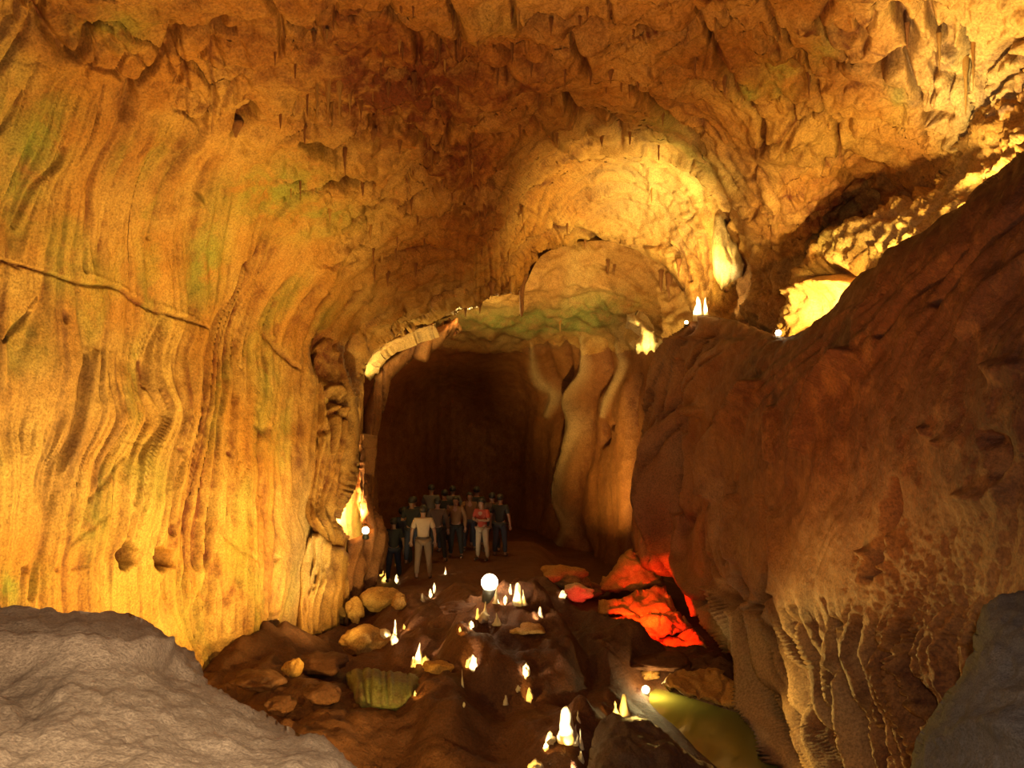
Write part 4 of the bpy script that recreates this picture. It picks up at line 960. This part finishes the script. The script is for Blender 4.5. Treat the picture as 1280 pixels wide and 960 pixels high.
def boulder(px, py, wpx, hpx, label, mat, seed, depth=None, facets=.6, rot=0, name='boulder', cat='boulder', deep=.8, group=None, sub=4):
    """a stone whose outline centre and size are read from the picture; it rests in the floor"""
    if depth is None:
        b = sight(px, py + hpx * .42); d = b.y
    else: d = depth
    w = wpx / F * d / 2; h = hpx / F * d / 2
    p = P(px, py, d)
    o = link(name, rock_mesh(name, (w, w * deep, h), seed, sub, facets=facets), mat)
    o.location = p; o.rotation_euler = (0, 0, 0)
    me = o.data
    if rot:
        me.transform(Matrix.Rotation(math.radians(rot), 4, 'Y'))
    prop(o, label, cat, group)
    return o


B_ = [
    (474, 748, 52, 30, 'pale yellow lumpy boulder at the foot of the left wall lobe', ROCK, 3), (444, 762, 22, 34, 'upright tan stone leaning below the lobe of the left wall', ROCK, 4), (500, 752, 18, 22, 'small tan stone right of the pale lumpy boulder', ROCK, 5),
    (452, 800, 60, 36, 'striped tan boulder carrying the bright yellow block', ROCK, 6), (475, 796, 32, 16, 'bright yellow block lit on the striped boulder', ROCK_PALE, 7),
    (366, 836, 26, 24, 'small tan boulder below the tips of the left wall curtain', ROCK, 8), (326, 852, 62, 24, 'long flat brown rock along the foot of the left wall', ROCK_RED, 9), (402, 828, 70, 26, 'brown slab beside the small tan boulder', ROCK_RED, 10), (350, 882, 40, 24, 'dark brown rock beside the beige foreground boulder', ROCK_RED, 11), (405, 868, 50, 30, 'dark brown hollowed rock near the left bank', ROCK_RED, 12),
    (656, 786, 52, 12, 'flat pale topped rock on the central mound', ROCK, 14), (548, 834, 40, 16, 'tilted tan slab left of the central mound', ROCK, 15), (700, 722, 66, 26, 'pale tan rock at the foot of the far wall', ROCK, 16), (735, 738, 40, 24, 'brown rock behind the red lit slabs', ROCK_BROWN, 18),
    (813, 843, 24, 14, 'small pale stone at the back corner of the pool', ROCK, 21), (893, 840, 24, 10, 'little rounded stone on top of the pale shore rock', ROCK, 23),
    (822, 826, 100, 16, 'long dark ledge below the red lit slabs', ROCK_RED, 27), 
    (570, 758, 46, 14, 'brown bank left of the bright ball lamp', ROCK_RED, 37), 
]
for px, py, w, h, lab, mat, sd in B_:
    boulder(px, py, w, h, lab, mat, sd)
# red lit slabs under the right wall
for px, py, w, h, d, rot, sd, lab in [(722, 742, 40, 22, 22.6, 0, 45, 'small dim red rock left of the red slabs')]:
    boulder(px, py, w, h, lab, ROCK_PALE, sd, depth=d, facets=.85, rot=rot, deep=.7, name='rock_slab', cat='rock')
lamp('red_lamp', P(770, 784, 18.7), 1000, (1.0, .022, .003), .015, 72, P(820, 796, 20.2), .3)
lamp('red_lamp', P(735, 752, 21.4), 25, (1.0, .022, .003), .02, 90, P(722, 742, 22.6), .7)
lamp('orange_lamp', P(785, 775, 19.2), 90, (1.0, .30, .03), .02, 60, P(805, 755, 20.6), .8)


def lathe(name, prof, seg=12, wob=.15, seed=0, bend=0.0):
    """round body from (radius, height) pairs, uneven all round"""
    rs = np.random.RandomState(seed); v = []; f = []
    H = prof[-1][1]
    for k, (r, z) in enumerate(prof):
        for s in range(seg):
            a = 2 * math.pi * s / seg
            rr = r * (1 + wob * math.sin(2 * a + seed + z * 5) * .6 + wob * rs.uniform(-.6, .6))
            v.append((rr * math.cos(a) + bend * (z / H) ** 2, rr * math.sin(a), z))
    n = len(prof)
    for k in range(n - 1):
        for s in range(seg):
            f.append((k * seg + s, k * seg + (s + 1) % seg, (k + 1) * seg + (s + 1) % seg, (k + 1) * seg + s))
    me = bpy.data.meshes.new(name)
    me.from_pydata(v, [], f + [tuple(range(seg))[::-1], tuple(range((n - 1) * seg, n * seg))]); me.update()
    me.polygons.foreach_set('use_smooth', np.ones(len(me.polygons), bool))
    return me


def stone(name, seed, top=.35):
    me = rock_mesh(name, (.5, .5, .5), seed, 3, .42, facets=.5)
    for v in me.vertices:
        k = (v.co.z + .5)
        v.co.x *= 1 - top * k; v.co.y *= 1 - top * k; v.co.z += .42
    return me


STALAG = [lathe('stalagmite', [(.5, -.1), (.46, .1), (.36, .3), (.33, .45), (.26, .62), (.2, .8), (.1, .95), (.02, 1.0)], seed=1, bend=.12), stone('stalagmite', 52), lathe('stalagmite', [(.55, -.1), (.4, .12), (.3, .35), (.16, .6), (.12, .82), (.02, 1.0)], seed=3, bend=-.15)]
for m in (STALAG[0], STALAG[2]):
    for v in m.vertices:
        n = mnoise.noise_vector(v.co * 3.1 + Vector((len(m.vertices) * .01, 2, 5)))
        v.co.x += n.x * .16; v.co.y += n.y * .16; v.co.z += n.z * .06
for m in STALAG: m.materials.append(ROCK_PALE)
# px, py of the foot, width, height in pixels, lamp power, shape, label
ST = [
    (590, 838, 14, 19, 5, 1, 'round white lamp lit stone on the central mound'), (584, 838, 5, 9, 2, 0, 'tiny white nub left of the round white stone'), (658, 850, 11, 17, 5, 1, 'white egg shaped stone right of the central mound'), (662, 878, 10, 17, 2.2, 1, 'yellow lit upright stone below the white egg shaped stone'), (648, 869, 7, 8, .5, 1, 'dim brown nub left of the yellow upright stone'), (632, 884, 7, 11, .8, 0, 'small dim pointed stone in the dark hollow'),
    (708, 930, 26, 40, 9, 0, 'tall white wedge shaped stalagmite at the bottom centre'), (718, 930, 14, 22, 2, 2, 'yellow stalagmite at the right side of the white wedge'), (688, 930, 15, 16, 5, 1, 'white lump left of the tall white wedge'), (683, 938, 9, 9, 1.5, 1, 'orange nub at the foot of the white lump'), (726, 938, 8, 24, 1.2, 2, 'thin orange spike right of the white wedge'), (726, 956, 9, 17, 6, 1, 'white pointed stone below the thin orange spike'), (670, 972, 24, 22, 2.4, 1, 'yellow lit lump cut by the bottom edge'), (722, 904, 8, 15, .6, 2, 'dim brown spike behind the white wedge'),
    (780, 900, 17, 30, 3, 0, 'yellow lit stalagmite at the pool bank'), (770, 898, 13, 22, 2, 2, 'orange leaning stalagmite left of the yellow one at the pool'), (797, 905, 7, 13, .5, 2, 'thin orange spike right of the yellow stalagmite'),
    (523, 828, 13, 22, 6, 2, 'white forked stalagmite left of the tilted slab'), (517, 833, 9, 12, 2, 1, 'yellow nub at the left foot of the forked stalagmite'), (532, 832, 11, 12, 2, 1, 'yellow nub at the right foot of the forked stalagmite'), (494, 798, 6, 24, 5, 0, 'slender white stalagmite beside the yellow block'), (492, 806, 12, 13, 4, 1, 'white stone at the foot of the slender stalagmite'),
    (496, 728, 6, 10, 4, 1, 'small white stone behind the pale lumpy boulder'), (483, 727, 13, 12, 3, 2, 'pale yellow stone under the left lobe'), (476, 720, 8, 10, 1.5, 1, 'yellow nub beside the left lobe'), (557, 718, 4, 10, 4, 2, 'thin white spike right of the person in the cream shirt'), (543, 741, 5, 12, 4, 1, 'slim white spike in front of the person in cream, upper one'), (538, 747, 5, 11, 4, 1, 'slim white spike in front of the person in cream, lower one'),
    (647, 754, 13, 26, 6, 0, 'white cone stalagmite right of the ball lamp'), (655, 756, 9, 18, 1.5, 2, 'yellow spike leaning on the white cone'), (638, 744, 5, 12, 4, 1, 'thin white spike left of the white cone'), (632, 755, 7, 11, 4, 1, 'small white stone left of the white cone'), (606, 772, 9, 20, 1.2, 2, 'yellow twisted spike below the ball lamp'), (605, 782, 16, 13, 1.0, 1, 'tan stub below the twisted spike'), (622, 780, 12, 14, 1.0, 2, 'tan antler shaped stub left of the flat rock'), (597, 773, 6, 13, 1.5, 0, 'yellow spike left of the twisted spike'), (589, 785, 8, 9, 5, 1, 'white stone at the left end of the stalagmite row'),
    (704, 747, 12, 9, 4, 1, 'white curved stone near the small red rock'), (675, 773, 8, 15, 4, 0, 'white stump right of the flat topped rock'), (578, 858, 4, 22, .5, 2, 'thin orange spike left of the central mound'), (575, 790, 4, 6, 2, 1, 'tiny white chip by the path'), (620, 752, 8, 20, .6, 2, 'brown post stone under the ball lamp'), (505, 786, 4, 6, 1.5, 1, 'tiny orange chip right of the slender stalagmite'), (528, 752, 6, 10, .6, 0, 'small tan spike on the path bank'), (872, 398, 13, 28, 14, 0, 'glaring white rock tip below the dome'), (881, 392, 9, 20, 5, 2, 'yellow rock tip beside the glaring white one'),
    (404, 874, 4, 5, 2, 1, 'tiny white chip on the dark hollowed rock'), (519, 871, 4, 6, 2, 1, 'tiny white chip right of the terrace'), (580, 885, 4, 6, 1, 1, 'tiny pale chip in the bottom centre'),
]
for i, (px, py, w, h, pw, sh, lab) in enumerate(ST):
    if py < 500: q = P(px, py, 19.9 if pw > 10 else 20.0)
    else: q = sight(px, py)
    d = q.y
    o = link('stalagmite', STALAG[sh]); o.location = q
    o.scale = (w / F * d, w / F * d, h / F * d); o.rotation_euler = (0, 0, i * 1.3)
    prop(o, lab, 'stalagmite', 'lamp lit stalagmites and stones on the cave floor' if py > 500 else None)
    hm = h / F * d
    side = -1 if i % 3 or 660 < px < 735 else 1
    if pw > 1.4:
        lp = q + Vector((side * (.10 + .3 * hm), -.20 - .6 * hm, max(.05, .25 * hm)))
        lamp('stone_lamp', lp, pw * (1 + 6 * hm * hm) * 5, (1.0, .84, .50) if pw >= 4 else (1.0, .60, .12), .012, 52, q + Vector((0, 0, hm * .62)), .5)

# small lamps that can be seen
GLOW = plain('lamp_glass', (1, .9, .7), .3, (1.0, .82, .46), 12.0, 0)
HOUSING = plain('lamp_housing', (.05, .045, .04), .5, metal=.6)


def ball_lamp(px, py, d, r, label, power=0, color=GOLD, foot=True):
    e = empty('cave_lamp', P(px, py, d) - Vector((0, 0, r * 1.5)))
    bm = bmesh.new(); bmesh.ops.create_uvsphere(bm, u_segments=16, v_segments=10, radius=r)
    me = bpy.data.meshes.new('bulb'); bm.to_mesh(me); bm.free(); me.polygons.foreach_set('use_smooth', np.ones(len(me.polygons), bool))
    link('bulb', me, GLOW, e, (0, 0, r * 1.5))
    link('housing', lathe('housing', [(r * .7, -r * .9), (r * .95, -r * .7), (r * .9, 0), (r * .75, r * .7), (r * .5, r * .72)], 14, 0), HOUSING, e)
    prop(e, label, 'lamp')
    return e


lb = sight(612, 738)
ball_lamp(612, 728, lb.y - .3, .16, 'glaring white ball lamp standing on the cave floor', 0)
lamp('ball_lamp_light', P(612, 728, lb.y - .5) + Vector((0, -.25, .12)), 7, (1.0, .82, .45), .03)
ball_lamp(457, 663, 21.2, .085, 'small white lamp on the lobe of the left wall')
ball_lamp(973, 416, 15.2, .05, 'small round lamp at the left end of the lit ledge niche')
ball_lamp(858, 403, 20.4, .04, 'tiny lamp below the glaring rock tip')
ball_lamp(807, 862, on_floor(807, 868).y, .07, 'bright lamp at the left edge of the pool')

# stalactites hang from the ceiling: one mesh per kind, each an object of its own
from mathutils.bvhtree import BVHTree
dg = bpy.context.evaluated_depsgraph_get()
BV = {o: BVHTree.FromObject(o, dg) for o in (ceiling, wall_back, ceiling_far)}
TITE = [lathe('stalactite', [(.5, .25), (.42, 0), (.3, -.2), (.2, -.45), (.13, -.7), (.07, -.9), (.015, -1.0)], 9, .2, 11), lathe('stalactite', [(.5, .25), (.3, 0), (.22, -.3), (.2, -.6), (.14, -.85), (.03, -1.0)], 9, .2, 12), lathe('stalactite', [(.6, .25), (.5, 0), (.34, -.25), (.3, -.45), (.16, -.65), (.13, -.85), (.02, -1.0)], 9, .25, 13)]
TITE_D = [m.copy() for m in TITE]
for m in TITE: m.materials.append(ROCK)
for m in TITE_D: m.materials.append(ROCK_BROWN)


def stalactite(px, py, w, h, dark=True, kind=0, owner=None):
    owner = owner or ceiling
    dv = P(px, py, 1.0) - Vector((0, 0, CZ))
    hit = BV[owner].ray_cast(Vector((0, 0, CZ)), dv.normalized())
    if hit[0] is None: return
    q = hit[0]; d = q.y
    o = link('stalactite', (TITE_D if dark else TITE)[kind % 3], parent=owner)
    o.location = q + Vector((0, -.05, .03)); o.scale = (w / F * d, w / F * d, h / F * d); o.rotation_euler = (0, 0, px * .37)


for px, py, w, h, dk in [(652, 356, 16, 42, 1), (615, 356, 12, 18, 1), (607, 362, 9, 12, 0), (640, 352, 14, 18, 0), (572, 394, 12, 26, 1), (582, 386, 7, 12, 1), (560, 400, 8, 14, 1), (600, 382, 7, 12, 1), (469, 336, 3.5, 22, 1), (394, 337, 3.5, 22, 1), (495, 314, 4, 14, 1), (397, 110, 8, 44, 0), (411, 106, 9, 50, 0), (425, 112, 8, 42, 0), (438, 120, 7, 32, 0), (452, 128, 6, 26, 1), (385, 120, 6, 30, 1), (586, 178, 5, 48, 1), (572, 108, 6, 34, 1), (893, 28, 4, 28, 0), (868, 74, 6, 22, 1), (905, 104, 6, 20, 1), (696, 168, 6, 16, 1), (752, 172, 6, 15, 1), (787, 168, 7, 16, 1), (823, 184, 5, 20, 1), (814, 238, 4, 18, 0), (709, 283, 4, 14, 1), (731, 300, 5, 12, 1), (745, 300, 5, 12, 1),
                         (720, 302, 4, 12, 0), (776, 106, 4, 14, 1), (786, 108, 4, 18, 1), (797, 106, 4, 14, 1), (296, 160, 16, 16, 1), (432, 195, 6, 28, 1), (467, 168, 8, 14, 1), (500, 178, 7, 18, 1), (540, 190, 7, 22, 1), (518, 100, 6, 22, 1), (550, 60, 5, 24, 1), (622, 92, 6, 22, 1), (664, 80, 5, 22, 1), (706, 90, 6, 24, 1), (738, 92, 6, 20, 1), (828, 145, 6, 16, 1), (480, 70, 6, 20, 1), (370, 80, 6, 24, 1), (345, 70, 5, 18, 1), (1010, 96, 6, 30, 1), (1132, 40, 8, 26, 1), (1172, 56, 5, 40, 0), (1205, 90, 7, 60, 0), (1214, 70, 4, 50, 0), (600, 230, 5, 20, 1), (485, 345, 5, 16, 1), (520, 335, 6, 14, 1), (640, 60, 6, 26, 1), (454, 232, 7, 16, 1), (862, 340, 7, 24, 1), (848, 330, 6, 18, 1)]:
    stalactite(px, py, w, h, bool(dk), int(px) % 3)
for px, py, w, h, dk in [(826, 345, 9, 22, 1), (836, 350, 9, 26, 1), (760, 330, 5, 16, 1), (768, 335, 4, 12, 1), (700, 405, 5, 12, 0)]:
    stalactite(px, py, w, h, bool(dk), int(px) % 3, ceiling_far)
rs = random.Random(5)
for k in range(90):
    px = rs.gauss(590, 150); py = rs.uniform(10, 330)
    if px < 330 or px > 900 or (660 < px < 890 and py > 150): continue
    stalactite(px, py, rs.uniform(3, 7), rs.uniform(8, 24), rs.random() < .7, k)

# ------------------------------------------------------------------ visitors
SKIN = plain('skin', (.26, .13, .075), .55, var=.08)


def skin_mesh(name, joints, bones, levels=1):
    """joints: name -> (x, y, z, radius); a continuous tapering surface through them"""
    names = list(joints); ix = {n: i for i, n in enumerate(names)}
    me = bpy.data.meshes.new(name)
    me.from_pydata([joints[n][:3] for n in names], [(ix[a], ix[b]) for a, b in bones], []); me.update()
    o = bpy.data.objects.new(name, me); COL.objects.link(o)
    m = o.modifiers.new('skin', 'SKIN'); m.use_smooth_shade = True
    for i, n in enumerate(names):
        r = joints[n][3]
        me.skin_vertices[0].data[i].radius = (r, r * (joints[n][4] if len(joints[n]) > 4 else 1))
        me.skin_vertices[0].data[i].use_root = (i == 0)
    s = o.modifiers.new('sub', 'SUBSURF'); s.levels = levels; s.render_levels = levels
    dg = bpy.context.evaluated_depsgraph_get()
    out = bpy.data.meshes.new_from_object(o.evaluated_get(dg)); out.name = name
    bpy.data.objects.remove(o)
    return out


def pose(arms, lean=0.0, head_turn=0.0, stance=.1):
    """joint positions of a 1.72 m person facing +Y"""
    J = {'pelvis': (0, 0, .95, .135, .8), 'waist': (0, lean * .3, 1.10, .125, .75), 'chest': (0, lean * .7, 1.30, .150, .72), 'neck0': (0, lean * .95, 1.45, .065), 'neck1': (0, lean + .01, 1.51, .055), 'head0': (0, lean + .025, 1.575, .080), 'head1': (0, lean + .02, 1.64, .088), 'head2': (0, lean + .005, 1.705, .062)}
    bones = [('pelvis', 'waist'), ('waist', 'chest'), ('chest', 'neck0'), ('neck0', 'neck1'), ('neck1', 'head0'), ('head0', 'head1'), ('head1', 'head2')]
    for s, t in ((-1, 'l'), (1, 'r')):
        J['hip' + t] = (s * .10, 0, .88, .095); J['knee' + t] = (s * (.10 + stance * .3), .02, .48, .060); J['calf' + t] = (s * (.11 + stance * .4), -.01, .34, .056); J['ankle' + t] = (s * (.11 + stance * .5), -.02, .09, .038); J['heel' + t] = (s * (.11 + stance * .5), -.02, .045, .040); J['toe' + t] = (s * (.13 + stance * .5), .15, .03, .030)
        bones += [('pelvis', 'hip' + t), ('hip' + t, 'knee' + t), ('knee' + t, 'calf' + t), ('calf' + t, 'ankle' + t), ('ankle' + t, 'heel' + t), ('heel' + t, 'toe' + t)]
        sh = Vector((s * .185, lean * .8, 1.40)); el, wr, fd = arms[t]
        el = Vector(el); wr = Vector(wr); fd = Vector(fd).normalized()
        J['sh' + t] = (*sh, .064); J['el' + t] = (*el, .045); J['fa' + t] = (*(el.lerp(wr, .35)), .043); J['wr' + t] = (*wr, .028)
        palm = wr + fd * .07; J['palm' + t] = (*palm, .034, .6)
        bones += [('chest', 'sh' + t), ('sh' + t, 'el' + t), ('el' + t, 'fa' + t), ('fa' + t, 'wr' + t), ('wr' + t, 'palm' + t)]
        side = Vector((1, 0, 0)) if abs(fd.x) < .7 else Vector((0, 0, 1))
        side = (side - fd * side.dot(fd)).normalized(); curl = fd.cross(side) * s
        for q, (off, ln) in enumerate(((-.030, .062), (-.010, .074), (.010, .070), (.030, .055))):
            b0 = palm + fd * .028 + side * off; b1 = b0 + fd * ln * .55 + curl * .006; b2 = b1 + fd * ln * .42 + curl * .022
            for nm, pt, r in (('a', b0, .0095), ('b', b1, .009), ('c', b2, .0075)): J[f'f{q}{nm}{t}'] = (*pt, r)
            bones += [('palm' + t, f'f{q}a{t}'), (f'f{q}a{t}', f'f{q}b{t}'), (f'f{q}b{t}', f'f{q}c{t}')]
        t0 = wr + fd * .035 - side * .035; t1 = t0 + fd * .035 - side * .02; t2 = t1 + fd * .03
        for nm, pt, r in (('a', t0, .012), ('b', t1, .010), ('c', t2, .008)): J[f't{nm}{t}'] = (*pt, r)
        bones += [('wr' + t, 'ta' + t), ('ta' + t, 'tb' + t), ('tb' + t, 'tc' + t)]
    return J, bones


def grow(J, keep, bones, add, cut=None):
    Jn = {k: (J[k][0], J[k][1], J[k][2], J[k][3] + add, *J[k][4:]) for k in J if k in keep}
    if cut:
        for k, v in cut.items(): Jn[k] = v
    first = 'pelvis' if 'pelvis' in Jn else list(Jn)[0]
    Jn = {first: Jn.pop(first), **Jn}
    return Jn, [b for b in bones if b[0] in Jn and b[1] in Jn]


def build_person_kit(arms, lean=0.0, sleeve='short', stance=.1, hair_len=.0):
    J, bones = pose(arms, lean, 0, stance)
    body = skin_mesh('body', J, bones, 2)
    hy, hz = J['head1'][1], J['head1'][2]
    for v in body.vertices:                       # face: nose, brow, eye hollows, chin, ears
        c = v.co
        if c.z > 1.52:
            dx, dy, dz = c.x, c.y - hy, c.z - hz
            if dy > .03:
                c.y += .026 * math.exp(-(dx / .016) ** 2 - ((dz + .025) / .022) ** 2) - .012 * math.exp(-((abs(dx) - .032) / .014) ** 2 - ((dz - .005) / .012) ** 2) + .012 * math.exp(-(dx / .03) ** 2 - ((dz + .085) / .018) ** 2) - .006 * math.exp(-(dx / .03) ** 2 - ((dz + .058) / .006) ** 2)
            if abs(dx) > .05:
                c.x += math.copysign(.018 * math.exp(-(dy / .018) ** 2 - ((dz + .012) / .026) ** 2), dx)
    sk = ['waist', 'chest', 'neck0', 'shl', 'shr', 'ell', 'elr', 'pelvis'] + (['fal', 'far', 'wrl', 'wrr'] if sleeve == 'long' else [])
    cut = {'neck0': (J['neck0'][0], J['neck0'][1], 1.44, .075), 'pelvis': (0, 0, .90, .165, .85)}
    if sleeve == 'short':
        for t in 'lr':
            a = Vector(J['sh' + t][:3]).lerp(Vector(J['el' + t][:3]), .8); cut['el' + t] = (*a, .066)
    shirt = skin_mesh('shirt', *grow(J, sk, bones, .022, cut), 2)
    tk = ['pelvis', 'hipl', 'hipr', 'kneel', 'kneer', 'calfl', 'calfr', 'anklel', 'ankler']
    trousers = skin_mesh('trousers', *grow(J, tk, bones, .020, {'pelvis': (0, 0, .96, .150, .8)}), 2)
    shoes = []
    for t in 'lr':
        shoes.append(skin_mesh('shoe', *grow(J, ['heel' + t, 'toe' + t], bones, .016), 2))
    bm = bmesh.new(); bmesh.ops.create_uvsphere(bm, u_segments=20, v_segments=14, radius=1)
    for v in list(bm.verts):
        if v.co.z < -.15 - hair_len and True: v.co.z = -.15 - hair_len
    for v in bm.verts:
        c = v.co; fr = max(0, c.y)
        n = mnoise.noise(c * 3) * .06
        c.x *= .103 * (1 + n); c.z = c.z * .108 * (1 + n) + hz + .022; c.y = (c.y * .112) * (1 + n) + hy - .028
        if c.y > hy + .02 and c.z < hz + .045: c.y = hy + .02 + .2 * (c.y - hy - .02)
    hair = bpy.data.meshes.new('hair'); bm.to_mesh(hair); bm.free()
    hair.polygons.foreach_set('use_smooth', np.ones(len(hair.polygons), bool))
    belt = lathe('belt', [(.162, -.02), (.168, -.015), (.168, .015), (.162, .02)], 20, 0)
    for v in belt.vertices: v.co.y *= .86; v.co.z += .985
    return dict(body=body, shirt=shirt, trousers=trousers, shoe=shoes, hair=hair, belt=belt)


HANG = {t: ((s * .27, -.03, 1.14), (s * .29, .05, .90), (0, .12, -1)) for s, t in ((-1, 'l'), (1, 'r'))}
FOLD = {t: ((s * .26, .06, 1.15), (s * .10, .24, 1.17), (-s, .25, .1)) for s, t in ((-1, 'l'), (1, 'r'))}
RAISE = {'l': ((-.27, -.02, 1.14), (-.28, .06, .90), (0, .1, -1)), 'r': ((.27, .16, 1.22), (.16, .32, 1.42), (-.2, .5, 1))}
KIT = {'hang': build_person_kit(HANG, .02, hair_len=.5), 'fold': build_person_kit(FOLD, .05, 'short', hair_len=.3), 'raise': build_person_kit(RAISE, .02, 'long', hair_len=.6), 'hang_long': build_person_kit(HANG, .0, 'long', .2, hair_len=.5)}
CLOTH = {k: plain(k + '_cloth', c, .85, var=.12) for k, c in dict(cream=(.42, .30, .19), khaki=(.22, .14, .08), red=(.30, .035, .015), black=(.02, .017, .015), navy=(.025, .025, .04), brown=(.09, .045, .025), grey=(.10, .08, .07), ochre=(.17, .08, .03), white=(.34, .25, .16)).items()}
HAIR = plain('dark_hair', (.02, .014, .01), .6, var=.3); LEATHER = plain('dark_leather', (.05, .03, .02), .6)


def person(px, d, kit, face, h, shirt, trous, label, group=None, belt=False):
    x = (px - 640) / F * d; z = ground(x, d)
    e = empty('person', (x, d, z)); e.rotation_euler = (0, 0, math.radians(face)); e.scale = (h / 1.76,) * 3
    k = KIT[kit]
    link_m('body', k['body'], SKIN, e); link_m('shirt', k['shirt'], CLOTH[shirt], e); link_m('trousers', k['trousers'], CLOTH[trous], e); link_m('hair', k['hair'], HAIR, e)
    for s in k['shoe']: link_m('shoe', s, LEATHER, e)
    if belt: link_m('belt', k['belt'], LEATHER, e)
    prop(e, label, 'person', group)
    return e


def link_m(name, me, mat, parent):
    o = bpy.data.objects.new(name, me); COL.objects.link(o); o.parent = parent
    if len(me.materials) == 0: me.materials.append(mat)
    o.material_slots[0].link = 'OBJECT'; o.material_slots[0].material = mat
    return o


person(529, 22.3, 'hang', 4, 1.76, 'cream', 'khaki', 'person seen from behind in a pale cream shirt and khaki trousers', belt=True)
person(603, 24.8, 'fold', 150, 1.66, 'red', 'white', 'person in a red top and pale shorts holding a small thing, facing forward')
person(570, 25.2, 'raise', 170, 1.68, 'ochre', 'black', 'person in a tan top standing between the person in cream and the red top')
person(587, 26.2, 'raise', 190, 1.66, 'ochre', 'navy', 'person in a tan top with one arm raised, beside the red top')
crowd = [(492, 23.6, 'hang', 10, 1.72), (505, 24.4, 'hang_long', -12, 1.66), (515, 23.4, 'fold', 15, 1.76), (547, 23.6, 'hang_long', -5, 1.70), (556, 25.0, 'hang', 20, 1.75), (539, 25.8, 'fold', 0, 1.80), (517, 25.3, 'hang', -20, 1.70), (596, 26.0, 'hang', 0, 1.74), (615, 25.0, 'hang_long', 25, 1.68), (625, 24.4, 'hang', -15, 1.70), (566, 26.4, 'hang_long', 5, 1.72), (502, 26.0, 'raise', 0, 1.74)]
cols = ['black', 'navy', 'black', 'brown', 'black', 'grey', 'navy', 'black', 'brown', 'black', 'grey', 'black']
where = ['leftmost of the dark crowd, next to the left wall lobe', 'second from the left in the dark crowd', 'with arms folded just left of the person in cream', 'just right of the person in the cream shirt', 'behind the gap right of the person in cream', 'tallest head behind the person in cream', 'behind the left shoulder of the person in cream', 'behind the tan tops', 'just right of the red top', 'rightmost of the dark crowd', 'at the back between the person in cream and the tan tops', 'at the back left with one arm raised']
for (px, d, k, a, h), c, w in zip(crowd, cols, where):
    d += 1.0
    person(px, d, k, a, h, c, 'black' if c != 'black' else 'navy', 'person in dark clothes ' + w, 'visitors standing in the dark at the back')
